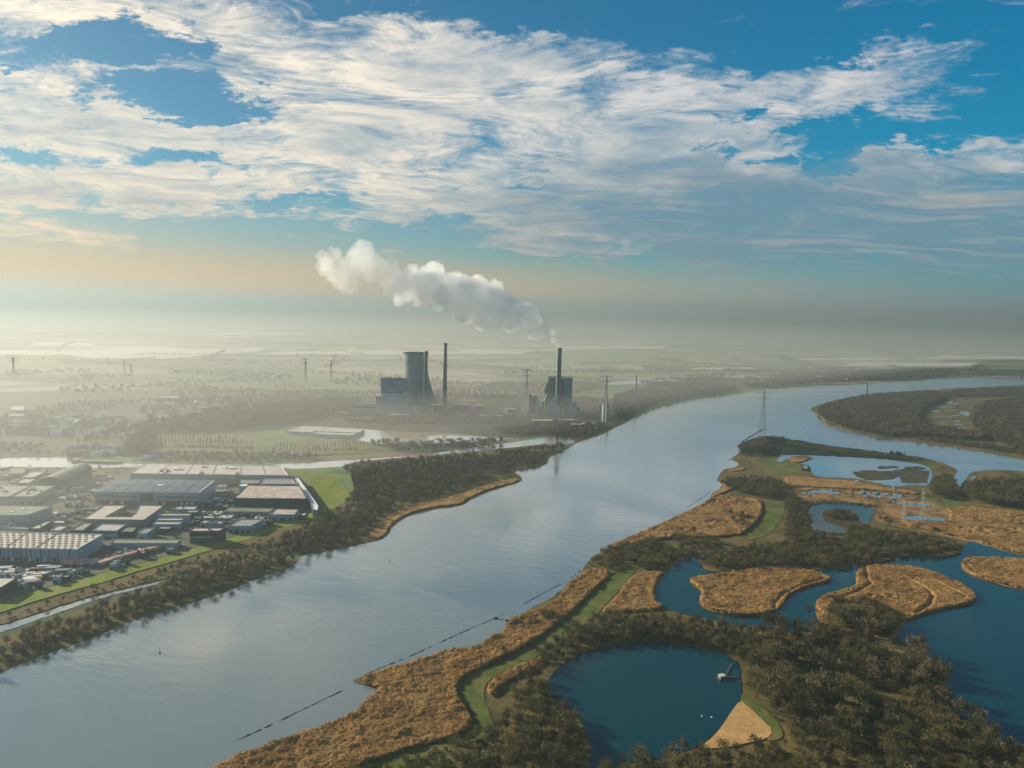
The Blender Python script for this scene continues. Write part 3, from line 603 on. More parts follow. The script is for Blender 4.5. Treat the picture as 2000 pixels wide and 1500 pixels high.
# (outline in picture terms, spacing, forms, scale range, label group) of the woods on the reserve
NEARW = [
 ([(1190, 1506), (1290, 1482), (1400, 1466), (1525, 1456), (1540, 1442), (1502, 1390), (1474, 1364), (1455, 1340), (1452, 1304), (1445, 1284), (1482, 1236), (1524, 1228), (1600, 1212), (1640, 1205), (1720, 1205), (1755, 1232), (1800, 1268), (1842, 1294), (1854, 1328), (1852, 1370), (1896, 1398), (1945, 1432), (1992, 1472), (2060, 1560), (1700, 1640), (1100, 1640), (1140, 1540)], 6.7, [0, 1, 2, 3, 4, 15, 16, 5, 17, 8], (.5, 1.25), 0, .13),
 ([(1052, 1334), (1074, 1312), (1108, 1286), (1155, 1264), (1225, 1252), (1300, 1253), (1380, 1265), (1436, 1285), (1455, 1300), (1482, 1235), (1424, 1228), (1330, 1218), (1230, 1212), (1150, 1226), (1092, 1256), (1046, 1298)], 5.6, [5, 6, 7, 0, 3, 15, 16], (.55, 1.0), 1, 0),
 ([(1050, 1316), (1066, 1340), (1084, 1368), (1114, 1394), (1138, 1420), (1149, 1450), (1148, 1490), (1120, 1560), (880, 1640), (880, 1520), (935, 1462), (972, 1420), (985, 1380), (1002, 1350), (1022, 1325)], 6.4, [0, 1, 2, 3, 4, 5, 15, 17], (.5, 1.2), 2, .1),
 ([(1150, 1222), (1092, 1252), (1060, 1278), (1030, 1292), (1100, 1240), (1150, 1205), (1200, 1200), (1300, 1200), (1230, 1209)], 6.0, [5, 6, 3, 8], (.5, .8), 1, .2),
]
MIDW = [
 ([(1380, 1112), (1366, 1094), (1450, 1074), (1560, 1062), (1600, 1050), (1660, 1050), (1700, 1040), (1760, 1044), (1860, 1060), (1882, 1074), (1850, 1086), (1760, 1084), (1700, 1099), (1640, 1110), (1540, 1109), (1480, 1112), (1420, 1116)], 6.0, [0, 1, 2, 3, 5, 8], (.62, 1.0), .05),
 ([(1146, 1108), (1166, 1087), (1230, 1062), (1330, 1050), (1420, 1058), (1372, 1080), (1330, 1093), (1300, 1112), (1262, 1117), (1235, 1112), (1228, 1100), (1198, 1114)], 6.2, [0, 1, 2, 3, 8], (.6, .95), .12),
 ([(1532, 990), (1545, 970), (1574, 990), (1578, 1010), (1586, 1022), (1578, 1032), (1582, 1044), (1620, 1046), (1600, 1062), (1545, 1062), (1530, 1050), (1540, 1012)], 5.6, [0, 2, 4, 5], (.6, .95), 0),
 ([(1402, 946), (1430, 938), (1500, 936), (1530, 950), (1530, 976), (1475, 972), (1422, 958)], 6.5, [1, 3, 5], (.7, 1.05), 0),
 ([(1440, 884), (1452, 878), (1500, 874), (1530, 880), (1520, 892), (1460, 894)], 7, [1, 8, 9], (.7, 1.0), .2),
 ([(1612, 1012), (1618, 1000), (1660, 1000), (1672, 1010), (1650, 1020)], 5, [0, 8, 3], (.5, .7), 0),
 ([(1660, 1030), (1690, 1032), (1720, 1036), (1700, 1046), (1650, 1044)], 6, [0, 8, 3], (.5, .8), 0),
 ([(1880, 962), (1900, 944), (2080, 944), (2080, 1000), (1930, 988), (1890, 976)], 7, [5, 6, 0, 1], (.9, 1.3), 0),
 ([(1815, 968), (1822, 946), (1840, 930), (1858, 936), (1868, 952), (1878, 968), (1850, 976)], 6.5, [0, 1, 2], (.8, 1.15), 0),
 ([(1612, 1195), (1640, 1178), (1680, 1176), (1730, 1190), (1752, 1212), (1745, 1235), (1640, 1232)], 6, [0, 1, 2, 3], (.7, 1.05), 0),
 ([(1300, 1030), (1420, 1000), (1470, 1010), (1450, 1040), (1350, 1050)], 8, [8, 9, 0], (.6, 1.1), .45),
 ([(1030, 1215), (1050, 1198), (1100, 1192), (1085, 1215), (1050, 1228)], 5.5, [8, 9, 3], (.7, 1.1), .0),
 ([(1120, 1200), (1160, 1160), (1196, 1122), (1188, 1122), (1150, 1158), (1110, 1196)], 5, [8, 9], (.35, .55), .1),
 ([(1495, 855), (1530, 858), (1545, 866), (1500, 868)], 8, [5, 6, 1], (.5, .9), .1),
 ([(1735, 886), (1765, 888), (1770, 894), (1740, 893)], 7, [5, 6], (.5, .8), 0),
 ([(1540, 1005), (1580, 985), (1600, 976), (1720, 988), (1712, 992), (1600, 981)], 5, [8, 9], (.5, .9), .3),
 ([(1720, 1000), (1760, 1015), (1840, 1035), (1850, 1045), (1760, 1035), (1715, 1020)], 7, [8, 9, 0], (.5, .9), .35),
 ([(1560, 975), (1650, 975), (1850, 1000), (1840, 965), (1700, 955), (1560, 952)], 13, [8, 9], (.4, .8), .35),
 ([(600, 1560), (700, 1505), (800, 1475), (900, 1450), (930, 1430), (960, 1440), (880, 1520), (800, 1570)], 6, [8, 9, 8, 3], (.6, 1.1), .25),
]
LEFTW = [
 ([(655, 1002), (690, 975), (690, 930), (662, 915), (700, 912), (800, 903), (960, 890), (1060, 878), (1100, 872), (1108, 874), (1064, 892), (1066, 904), (1000, 916), (990, 925), (925, 945), (880, 962), (830, 976), (780, 990), (740, 1014), (720, 1040), (690, 1060), (640, 1072), (590, 1080), (545, 1082), (560, 1045), (610, 1024)], 8.4, [0, 1, 5, 6, 15, 16, 17, 15], (.7, 1.25), .12),
 ([(-60, 1226), (0, 1212), (110, 1176), (200, 1151), (290, 1124), (350, 1107), (430, 1084), (500, 1063), (560, 1046), (620, 1028), (660, 1008), (660, 1060), (590, 1080), (540, 1083), (430, 1088), (345, 1120), (300, 1132), (200, 1155), (130, 1175), (70, 1195), (0, 1218), (-60, 1230)], 6.2, [8, 9, 8, 15, 16], (.5, .85), .12),
 ([(-80, 1300), (0, 1262), (75, 1236), (140, 1212), (200, 1190), (262, 1172), (322, 1156), (350, 1130), (430, 1098), (540, 1090), (578, 1094), (560, 1108), (500, 1126), (440, 1152), (400, 1164), (330, 1186), (260, 1206), (200, 1234), (130, 1260), (60, 1283), (0, 1310), (-80, 1345)], 6.2, [0, 15, 16, 17, 15, 6, 8], (.6, 1.1), .12),
]
PS = []   # x, y, form, scale, group
r_ = np.random.default_rng(99)
for k, (P, sp, forms, (a, b), grp, thin) in enumerate(NEARW):
    for x, y in scatter(P, sp, 100+k, thin=thin): PS.append((x, y, forms[r_.integers(len(forms))], r_.uniform(a, b)*(.85+.35*vnoise(np.array([x*.03]), np.array([y*.03]), 4)[0]), grp))
clear = garr([(1700, 1264), (1740, 1250), (1780, 1268), (1762, 1284), (1715, 1280)], .6)
avoid = [garr(POND, .9), garr(LAKE_S, .9), clear, garr([(1446, 1366), (1458, 1378), (1484, 1400), (1512, 1428), (1520, 1446), (1496, 1450), (1430, 1455), (1385, 1460), (1372, 1458), (1396, 1436), (1428, 1390)], .6)]
arr = np.array([(p[0], p[1]) for p in PS]); bad = np.zeros(len(arr), bool)
for k, A in enumerate(avoid):
    w = inside(arr, A)
    if k == 1: w &= ~inside(arr, garr(I2, .9))
    bad |= w
PS = [p for p, b in zip(PS, bad) if not b]
for p in PS: pass
QS = []
for p in PS:
    px, py = to_px(p[0], p[1], .6)
    if p[4] == 0 and py < 1385 and px > 1455:      # older, broader trees stand towards the lake
        if vnoise(np.array([p[0]*.9]), np.array([p[1]*.9]), 8)[0] < .42: continue
        p = (p[0], p[1], p[2], p[3]*1.38, p[4])
    QS.append(p)
PS = QS
dist = np.array([math.hypot(p[0], p[1]) for p in PS])
vis = []
for i, p in enumerate(PS):
    px, py = to_px(p[0], p[1], 6)
    if -10 < px < 2010 and py < 1500: vis.append(i)
vis.sort(key=lambda i: dist[i]/PS[i][3])
indiv = set(vis[:300])
LAB = {0: ('bare brown tree in the wood below and right of the round pond', 'trees of the wood below and right of the round pond'),
       1: ('slender bare tree in the belt along the far edge of the round pond', 'trees along the far edge of the round pond'),
       2: ('bare brown tree between the green path and the round pond', 'trees between the green path and the round pond')}
def place_tree(form, x, y, z, s, rz, label, group, name='tree', cat='tree', sz=None):
    o = empty(name, (x, y, z), rz, label, cat, group); o.scale = (s, s, sz or s)
    c = bpy.data.objects.new('crown', FORMS[form][0]); COL.objects.link(c); c.parent = o
    t = bpy.data.objects.new('trunk', FORMS[form][1]); COL.objects.link(t); t.parent = o
    return o
rest = []
for i, p in enumerate(PS):
    rz = r_.uniform(0, 6.28)
    if i in indiv: place_tree(p[2], p[0], p[1], .6, p[3], rz, *LAB[p[4]])
    else: rest.append((p[0], p[1], .6, p[2], p[3], rz))
def forest(name, pts, seed=0):
    """one object of undistinguished trees: points that carry the tree forms"""
    A = np.array(pts); me = bpy.data.meshes.new(name)
    me.vertices.add(len(A)); me.vertices.foreach_set('co', A[:, :3].astype(np.float32).ravel())
    for nm, ty, c in (('form', 'INT', 3), ('size', 'FLOAT', 4), ('turn', 'FLOAT', 5)):
        at = me.attributes.new(nm, ty, 'POINT'); at.data.foreach_set('value', A[:, c].astype(np.int32 if ty == 'INT' else np.float32))
    o = bpy.data.objects.new(name, me); COL.objects.link(o); o['kind'] = 'stuff'
    md = o.modifiers.new('grow', 'NODES'); md.node_group = forest_group(); return o
_fg = None
def forest_group():
    global _fg
    if _fg: return _fg
    gt = bpy.data.node_groups.new('grow_trees', 'GeometryNodeTree')
    gt.interface.new_socket('Geometry', in_out='INPUT', socket_type='NodeSocketGeometry')
    gt.interface.new_socket('Geometry', in_out='OUTPUT', socket_type='NodeSocketGeometry')
    N = gt.nodes.new; L = gt.links.new
    gi, go = N('NodeGroupInput'), N('NodeGroupOutput'); ci = N('GeometryNodeCollectionInfo')
    ci.inputs['Collection'].default_value = PROTO; ci.inputs['Separate Children'].default_value = True; ci.inputs['Reset Children'].default_value = True
    def attr(nm, ty):
        a = N('GeometryNodeInputNamedAttribute'); a.data_type = ty; a.inputs['Name'].default_value = nm; return a.outputs[0]
    iop = N('GeometryNodeInstanceOnPoints'); iop.inputs['Pick Instance'].default_value = True
    cx = N('ShaderNodeCombineXYZ'); L(attr('turn', 'FLOAT'), cx.inputs[2])
    e2r = N('FunctionNodeEulerToRotation'); L(cx.outputs[0], e2r.inputs[0])
    L(gi.outputs[0], iop.inputs['Points']); L(ci.outputs[0], iop.inputs['Instance']); L(attr('form', 'INT'), iop.inputs['Instance Index'])
    L(e2r.outputs[0], iop.inputs['Rotation']); L(attr('size', 'FLOAT'), iop.inputs['Scale']); L(iop.outputs[0], go.inputs[0])
    _fg = gt; return gt
for k, (P, sp, forms, (a, b), thin) in enumerate(MIDW):
    for x, y in scatter(P, sp, 200+k, thin=thin, tn=.035): rest.append((x, y, .6, forms[r_.integers(len(forms))], r_.uniform(a, b), r_.uniform(0, 6.28)))
forest('reserve_woodland', rest)
lw = []
for k, (P, sp, forms, (a, b), thin) in enumerate(LEFTW):
    for x, y in scatter(P, sp, 300+k, thin=thin, tn=.03): lw.append((x, y, .5, forms[r_.integers(len(forms))], r_.uniform(a, b), r_.uniform(0, 6.28)))
forest('riverbank_woodland', lw)
FARW = [
 ([(1588, 802), (1640, 786), (1700, 774), (1780, 769), (1835, 766), (1850, 780), (1800, 800), (1790, 830), (1850, 842), (1930, 850), (1950, 858), (1900, 862), (1800, 852), (1740, 854), (1690, 845), (1622, 830)], 9, FAR, (.9, 1.35), 0, .6),
 ([(1900, 800), (1930, 785), (2100, 775), (2100, 900), (1990, 884), (1940, 862), (1900, 835)], 9.5, FAR, (.9, 1.4), .05, .6),
 ([(1690, 852), (1800, 862), (1900, 874), (2000, 890), (2100, 905), (2100, 896), (1900, 866), (1750, 852)], 10, FAR, (.6, 1.0), .35, .6),
 ([(1840, 766), (1900, 762), (2100, 752), (2100, 768), (1920, 776), (1850, 776)], 11, FAR, (.7, 1.2), .3, .6),
 ([(960, 836), (1120, 828), (1190, 832), (1160, 846), (1120, 856), (1060, 848), (980, 850)], 11, FAR, (.8, 1.2), .2, .2),
 ([(640, 800), (720, 812), (860, 816), (1000, 812), (1020, 826), (860, 834), (700, 828), (620, 815)], 12, FAR, (.8, 1.3), .25, .2),
 ([(430, 800), (560, 790), (700, 778), (700, 800), (640, 818), (520, 838), (430, 846), (270, 850), (260, 830), (360, 818)], 12, FAR, (.9, 1.4), .12, 0),
 ([(245, 858), (300, 848), (300, 890), (250, 896)], 9, FAR, (.9, 1.4), 0, 0),
 ([(290, 886), (520, 888), (640, 892), (560, 903), (300, 903), (270, 898)], 10, FAR, (.6, 1.0), .2, 0),
 ([(-60, 872), (120, 868), (200, 880), (250, 892), (60, 890), (-60, 892)], 14, FAR, (.6, 1.0), .4, 0),
 ([(1200, 770), (1340, 752), (1440, 756), (1430, 768), (1340, 778), (1262, 800), (1210, 826), (1196, 800)], 12, FAR, (.9, 1.4), .12, 0),
 ([(1240, 745), (1400, 738), (1460, 746), (1420, 754), (1280, 762)], 15, FAR, (.9, 1.4), .4, 0),
 ([(1440, 740), (1600, 728), (1800, 722), (2060, 726), (2060, 734), (1870, 735), (1690, 746), (1575, 751), (1490, 758), (1450, 758)], 15, FAR, (.9, 1.4), .25, 0),
 ([(700, 868), (800, 862), (870, 866), (980, 862), (985, 868), (870, 880), (760, 884), (700, 880)], 12, FAR, (.7, 1.3), .3, .2),
]
fw = []
for k, (P, sp, forms, (a, b), thin, z) in enumerate(FARW):
    for x, y in scatter(P, sp, 400+k, z=z, thin=thin, tn=.012): fw.append((x, y, z, forms[r_.integers(len(forms))], r_.uniform(a, b), r_.uniform(0, 6.28)))
avs = [garr([(1868, 806), (1902, 800), (1902, 808), (1888, 815), (1872, 812)], .6)]
# hedgerows and copses scattered through the town and the polder behind it
for k, (P, sp, thin) in enumerate([([(-100, 790), (430, 780), (500, 770), (760, 755), (1010, 745), (1180, 748), (1190, 765), (900, 785), (600, 800), (420, 830), (250, 860), (-100, 890)], 15, .38),
    ([(-300, 730), (300, 722), (700, 730), (1000, 728), (1300, 722), (1500, 722), (1420, 740), (1000, 750), (500, 772), (-300, 790)], 27, .52)]):
    for x, y in scatter(P, sp, 450+k, z=0, thin=thin, tn=.006): fw.append((x, y, 0, FAR[r_.integers(3)], r_.uniform(.8, 1.4)*(.66 if k == 0 else 1), r_.uniform(0, 6.28)))
# far tree lines
for k in range(90):
    px = r_.uniform(-100, 2100); py = r_.uniform(668, 728) + (px-1000)*.018; L = r_.uniform(60, 700); ang = r_.normal(0, .35)+(0.3 if r_.random() < .7 else 1.8)
    gx, gy, _ = g(px, py); nn = int(L/14)
    for j in range(nn):
        fw.append((gx+math.cos(ang)*j*14+r_.normal()*3, gy+math.sin(ang)*j*14+r_.normal()*3, 0, FAR[r_.integers(3)], r_.uniform(.9, 1.5), r_.uniform(0, 6.28)))
forest('far_woodland', fw)

# poplar rows in the orchard field across the canal: each a tree of its own
npop = 0
for (xa, ya, xb, yb, nn) in [(312, 880, 498, 884, 40), (306, 868, 500, 872, 34), (300, 860, 470, 864, 24), (520, 888, 700, 884, 30), (540, 878, 740, 875, 28)]:
    for j in range(nn):
        t = (j+r_.uniform(-.2, .2))/nn
        x, y, _ = g(xa+(xb-xa)*t, ya+(yb-ya)*t)
        place_tree(13+r_.integers(2), x, y, .3, r_.uniform(.55, .8), r_.uniform(0, 6.28), 'slim bare tree in the straight rows on the yellow field behind the white-roofed warehouse' if xa < 510 else 'slim bare tree in the straight rows on the grass beside the harbour channel',
                   'tree rows on the yellow field' if xa < 510 else 'tree rows beside the harbour channel', 'slim_tree', 'slim tree')
# single trees
for (px, py, f, s, lb) in [(984, 1284, 7, .95, 'lone bare tree standing in the reeds beside the bend of the green path'), (1132, 1262, 5, .9, 'bare tree at the left end of the belt by the round pond'),
    (855, 1320, 8, 1.0, 'low dark bush in the golden reeds, nearest the pointed reed tip in the river'), (842, 1366, 8, 1.0, 'dark round bush in the middle of the golden reed bed'), (790, 1385, 9, .8, 'small dark bush left of the round bush in the golden reeds'),
    (1018, 1255, 9, .9, 'low bush between the lone bare tree and the green path'), (1580, 1190, 8, 1.1, 'bush at the left tip of the second reed island'), (1512, 988, 8, .5, 'tiny bush on the short green clearing by the tree belt'),
    (1835, 771, 10, 1.5, 'tall round-topped tree clump on the far shore of the wooded island')]:
    x, y, _ = g(px, py, .6); place_tree(f, x, y, .6, s, 1.0, lb, None, 'tree' if f in (5, 6, 7, 10) else 'bush', 'tree' if f in (5, 6, 7, 10) else 'bush')

# ------------------------------------------------------------------ buildings of the industrial estate
def cmat(key, c, rough=.7, var=.15, scale=.15, metal=0.0, spec=.3, c2=None):
    if key not in M: M[key] = simple(key+'_mat', c, rough, var, scale, metal, spec, c2)
    return M[key]
# corrugated wall, vertical ribs
def rib_mat(key, c, step=1.2):
    mt, n = new_mat(key+'_mat'); pos = n('ShaderNodeNewGeometry')
    sp = n('ShaderNodeSeparateXYZ', pos)
    xy = n.m('ADD', n.last.outputs[0], n.m('MULTIPLY', n.last.outputs[1], 1.0)) if False else n.m('ADD', n.last.outputs[0], n.last.outputs[1])
    w = n.m('FRACT', n.m('DIVIDE', xy, step*4)); f = n.mr(w, .0, .06)
    ns = n.noise(pos, .12, 4, .6)
    col = n.mixc(n.mr(ns, .4, .65), c, tuple(q*.8 for q in c)); col = n.mixc(n.m('SUBTRACT', 1.0, f), col, tuple(q*.45 for q in c))
    pbr(n, col, .55, spec=.4); M[key] = mt; return mt
rib_mat('blue_clad', (.30, .38, .44)); rib_mat('grey_clad', (.26, .30, .30)); rib_mat('dark_clad', (.06, .08, .085)); rib_mat('pale_clad', (.42, .46, .48))
cmat('roof_pale', (.58, .53, .50), .8, .25, .05, c2=(.40, .37, .34)); cmat('roof_pink', (.62, .50, .45), .85, .35, .12, c2=(.36, .30, .24)); cmat('roof_beige', (.55, .50, .42), .8, .15, .05)
cmat('roof_grey', (.30, .31, .30), .7, .2, .06); cmat('roof_green', (.24, .27, .20), .85, .25, .05); cmat('roof_brown', (.26, .24, .18), .85, .3, .08, c2=(.15, .17, .11))
cmat('white', (.78, .77, .74), .6, .08); cmat('solar', (.020, .045, .085), .22, .3, .1, spec=.6, c2=(.035, .06, .11)); cmat('dark', (.03, .04, .042), .5, .2); cmat('glass', (.02, .035, .04), .15, .1, spec=.7)
cmat('concrete', (.34, .34, .31), .85, .2, .08); cmat('tile_red', (.30, .16, .11), .8, .3, .3); cmat('tile_grey', (.26, .26, .25), .4, .3, .3); cmat('brick', (.26, .15, .10), .9, .3, .5)
cmat('pink', (.70, .42, .34), .6, .15); cmat('steel', (.22, .25, .25), .45, .2, .2, metal=.4); cmat('car_a', (.5, .5, .5), .3, .1, spec=.6); cmat('car_b', (.04, .05, .06), .3, .1, spec=.6); cmat('tyre', (.015, .015, .015), .9, .1)

def hexa(bot, top, cap=True, base=False):
    k = len(bot); V = list(bot)+list(top); F = [(i, (i+1) % k, (i+1) % k+k, i+k) for i in range(k)]
    if cap: F.append(tuple(range(k, 2*k)))
    if base: F.append(tuple(range(k-1, -1, -1)))
    return V, F
def ccw(Q):
    a = sum(Q[i][0]*Q[(i+1) % len(Q)][1]-Q[(i+1) % len(Q)][0]*Q[i][1] for i in range(len(Q)))
    return list(Q) if a > 0 else list(Q)[::-1]
EST = []
class Bld:
    """a flat-roofed shed from its roof outline; local coordinates about its base centre"""
    def __init__(s, px, h, z0=.45):
        G = [g(x, y, z0+h) for x, y in px]; s.c = (sum(q[0] for q in G)/len(G), sum(q[1] for q in G)/len(G), z0)
        k0 = 1.0*h*1300/max(400, G[0][1])*.93; EST.append(list(px)[:1]+list(px)[1:]+[(x, y+k0) for x, y in px[:2]][::-1] if len(px) == 4 else list(px))
        s.Q = [(q[0]-s.c[0], q[1]-s.c[1]) for q in G]; s.h = h; s.rect = len(px) == 4
    def at(s, u, v):   # u along the front (left to right), v towards the back
        a, b, c, d = s.Q
        return ((1-u)*(1-v)*a[0]+u*(1-v)*b[0]+u*v*c[0]+(1-u)*v*d[0], (1-u)*(1-v)*a[1]+u*(1-v)*b[1]+u*v*c[1]+(1-u)*v*d[1])
    def slab(s, u0, u1, v0, v1, z0, z1):
        P = ccw([s.at(u0, v0), s.at(u1, v0), s.at(u1, v1), s.at(u0, v1)])
        return hexa([(x, y, z0) for x, y in P], [(x, y, z1) for x, y in P], True, True)
    def on_front(s, u0, u1, z0, z1, d=.18):
        fx, fy = s.Q[1][0]-s.Q[0][0], s.Q[1][1]-s.Q[0][1]; L = math.hypot(fx, fy); nx, ny = fy/L, -fx/L
        a, b = s.at(u0, 0), s.at(u1, 0); o = .05
        P = ccw([(a[0]+nx*d, a[1]+ny*d), (b[0]+nx*d, b[1]+ny*d), (b[0]-nx*o, b[1]-ny*o), (a[0]-nx*o, a[1]-ny*o)])
        return hexa([(x, y, z0) for x, y in P], [(x, y, z1) for x, y in P], True, True)
    def on_side(s, v0, v1, z0, z1, d=.18):
        a, b = s.at(1, v0), s.at(1, v1); L = math.hypot(b[0]-a[0], b[1]-a[1]); nx, ny = (b[1]-a[1])/L, -(b[0]-a[0])/L; o = .05
        P = ccw([(a[0]+nx*d, a[1]+ny*d), (b[0]+nx*d, b[1]+ny*d), (b[0]-nx*o, b[1]-ny*o), (a[0]-nx*o, a[1]-ny*o)])
        return hexa([(x, y, z0) for x, y in P], [(x, y, z1) for x, y in P], True, True)
def put(name, VF, mat, parent): return mesh_obj(name, VF[0], VF[1], M[mat], parent)
def join(*parts):
    V, F = [], []
    for v, f in parts:
        o = len(V); V += list(v); F += [tuple(i+o for i in q) for q in f]
    return V, F
def shed(px, h, wall, roof, label, name='warehouse', cat='warehouse', doors=0, group=None, lights=0, trim=None, z0=.45, windows=0, units=0):
    b = Bld(px, h, z0); root = empty(name, b.c, 0, label, cat, group)
    P = ccw(b.Q)
    tri = tessellate_polygon([[Vector((x, y, 0)) for x, y in P]])
    V = [(x, y, -.3) for x, y in P]+[(x, y, h) for x, y in P]; k = len(P)
    wl = put('wall', (V, [(i, (i+1) % k, (i+1) % k+k, i+k) for i in range(k)]), wall, root)
    F = []
    for t in tri:
        A, B, C_ = [P[i] for i in t]
        F.append(t if (B[0]-A[0])*(C_[1]-A[1])-(B[1]-A[1])*(C_[0]-A[0]) > 0 else (t[0], t[2], t[1]))
    ins = [(x, y, h-.35) for x, y in P]
    rf_ = put('roof', (ins, F), roof, root); root['_n'] = 0; del root['_n']; b.roof, b.wall = rf_, wl
    # parapet: a thin raised rim
    cx = sum(q[0] for q in P)/k; cy_ = sum(q[1] for q in P)/k; rim = []
    for i in range(k):
        a, c = Vector(P[i]), Vector(P[(i+1) % k]); d = (c-a).normalized(); nn = Vector((-d.y, d.x))*.45
        q = [a, c, c+nn, a+nn]; rim.append(hexa([(v.x, v.y, h-.4) for v in q], [(v.x, v.y, h+.25) for v in q], True, True))
    put('roof_edge', join(*rim), trim or wall, root)
    if b.rect:
        for j in range(doors):
            u = (j+.5)/doors; w = .28/doors
            put('door', b.on_front(u-w, u+w, 0, min(4.2, h*.5)), 'dark', wl)
        for j in range(windows):
            put('window', b.on_front(.04+j*.92/windows, .04+(j+.8)*.92/windows, h*.55, h*.78), 'glass', wl)
        if lights:
            nu, nv = lights
            for i in range(nu):
                for j in range(nv):
                    u = (i+.5+(.25 if j % 2 else -.25))/nu*.94+.03; v = (j+.5)/nv; 
                    put('skylight', b.slab(u-.011, u+.011, v-.028, v+.028, h-.36, h+.15), 'sky_glass', rf_)
        r = random.Random(int(px[0][0]*7+px[0][1]))
        for j in range(units):
            u, v = r.uniform(.1, .85), r.uniform(.2, .8)
            put('roof_unit', b.slab(u, u+r.uniform(.02, .06), v, v+r.uniform(.06, .14), h-.36, h+r.uniform(.8, 1.6)), r.choice(['white', 'concrete', 'dark']), rf_)
    return root, b
cmat('sky_glass', (.22, .17, .13), .5, .1)

# the solar-roofed distribution hall
root, b = shed([(184, 960), (389.5, 962.5), (420, 939), (229, 936)], 16, 'blue_clad', 'roof_grey', 'large pale blue warehouse whose flat roof is covered in dark blue solar panels', trim='white')
for i in range(8):
    for j in range(2): put('solar_panel', b.slab(.04+i*.116, .04+(i+.93)*.116, .06+j*.45, .06+j*.45+.42, 15.7, 16.05), 'solar', b.roof)
put('roof_hatch', b.slab(.50, .56, .48, .56, 16.1, 16.9), 'white', b.roof)
put('entrance_glazing', b.on_front(.425, .56, 3, 14.5, .35), 'glass', b.wall)
put('window_band', b.on_front(.02, .40, 10.0, 11.2), 'dark', b.wall); put('window_band', b.on_front(.60, .97, 9.6, 10.8), 'dark', b.wall)
put('loading_bay', b.on_front(.02, .40, 0, 5.2), 'dark', b.wall); put('loading_bay', b.on_front(.60, .985, 0, 5.2), 'dark', b.wall)
for u in (.16, .26, .66, .78, .83, .88, .93): put('dock_door', b.on_front(u-.012, u+.012, .8, 4.2, .4), 'white', b.wall)
# long white-roofed hall behind
root, b = shed([(254, 924.5), (563, 928.5), (549, 910), (286, 905.5)], 13, 'grey_clad', 'roof_pale', 'longest white-roofed warehouse, beside the canal behind the solar roof', trim='white', units=7)
for u in (.17, .35, .52, .70, .86): put('roof_joint', b.slab(u-.002, u+.002, .01, .99, 12.62, 12.95), 'dark', b.roof)
for u in (.2, .43, .66): put('roof_vent', b.slab(u, u+.012, .02, .3, 12.66, 14.6), 'pink', b.roof)
# right warehouses and conveyor gallery
shed([(456, 973), (599.5, 974), (584.5, 948.5), (484, 947.5)], 13, 'dark_clad', 'roof_pink', 'dark-walled warehouse with a mottled pinkish roof', doors=0, trim='dark_clad')
root, b = shed([(508, 945), (576, 945.3), (571, 935.5), (517, 935)], 12, 'pale_clad', 'roof_grey', 'small warehouse with a grey ribbed roof and bright white rim, behind the pinkish roof', trim='white')
shed([(466, 944), (505, 944.5), (511, 935), (470, 934.5)], 8, 'dark_clad', 'roof_grey', 'low dark shed left of the white-rimmed grey roof', 'shed', 'shed')
shed([(466.5, 950), (483, 950), (484, 944.5), (468, 944.5)], 9, 'pale_clad', 'white', 'tiny white-roofed canopy at the corner of the pinkish-roofed warehouse', 'canopy', 'canopy')
root, b = shed([(610, 995), (620.5, 996.5), (622, 988), (583, 933), (574, 933), (609.5, 986)], 9, 'grey_clad', 'white', 'long narrow white-roofed gallery leaning along the green field', 'gallery_building', 'gallery')
# the big hall at the left edge: two roof fields with rows of skylights
cmat('hall_roof', (.60, .55, .48), .85, .08, .05)
root, b = shed([(-60, 1069), (150, 1073), (201, 1043.5), (-20, 1037.5)], 13, 'blue_clad', 'hall_roof', 'big blue-walled distribution hall with dotted rows of dark skylights', trim='white', lights=(16, 7))
for u in (.33, .605): put('roof_gutter', b.slab(u-.004, u+.004, .02, .98, 12.7, 13.0), 'dark', b.roof)
for u in (.29, .36, .41, .445, .48, .53, .57, .66, .74, .82, .93): put('downpipe', b.on_front(u-.0025, u+.0025, 0, 12.6, .3), 'dark', b.wall)
for u in (.315, .355, .40, .43, .47, .515, .56, .63, .70, .79, .88): put('dock_door', b.on_front(u-.009, u+.009, .6, 3.6, .35), 'white' if u*100 % 2 < 1 else 'dark', b.wall)
# arched hall upper left
def arch_hall(px, h, rise, label):
    b = Bld(px, h); root = empty('arched_hall', b.c, 0, label, 'hall')
    V, F, nseg = [], [], 10
    for v in (0, 1):
        for i in range(nseg+1):
            u = i/nseg; x, y = b.at(u, v); V.append((x, y, h+rise*math.sin(math.pi*u)))
    for i in range(nseg): F.append((i, i+1, i+2+nseg, i+1+nseg))
    V += [(q[0], q[1], q[2]-.4) for q in V]; k = 2*(nseg+1)
    F += [(i+1+k, i+k, i+1+nseg+k, i+2+nseg+k) for i in range(nseg)]
    for i in range(nseg): F.append((i+k, i+1+k, i+1, i)); F.append((i+1+nseg, i+2+nseg, i+2+nseg+k, i+1+nseg+k))
    put('roof', (V, F), 'roof_green', root)
    W_, Fw = [], []
    for v in (0.02, .98):
        o = len(W_)
        for i in range(nseg+1):
            u = .01+.98*i/nseg; x, y = b.at(u, v); W_ += [(x, y, -.3), (x, y, h+rise*math.sin(math.pi*i/nseg)-.42)]
        for i in range(nseg): Fw.append((o+2*i, o+2*i+2, o+2*i+3, o+2*i+1))
    k = 2*(nseg+1); Fw += [(0, 1, k+1, k), (k-2, 2*k-2, 2*k-1, k-1)]
    put('wall', (W_, Fw), 'dark_clad', root); return root, b
arch_hall([(75, 937), (122, 938), (180, 911), (147, 908)], 15, 4.0, 'green-grey hall with a shallow arched roof reaching the canal')
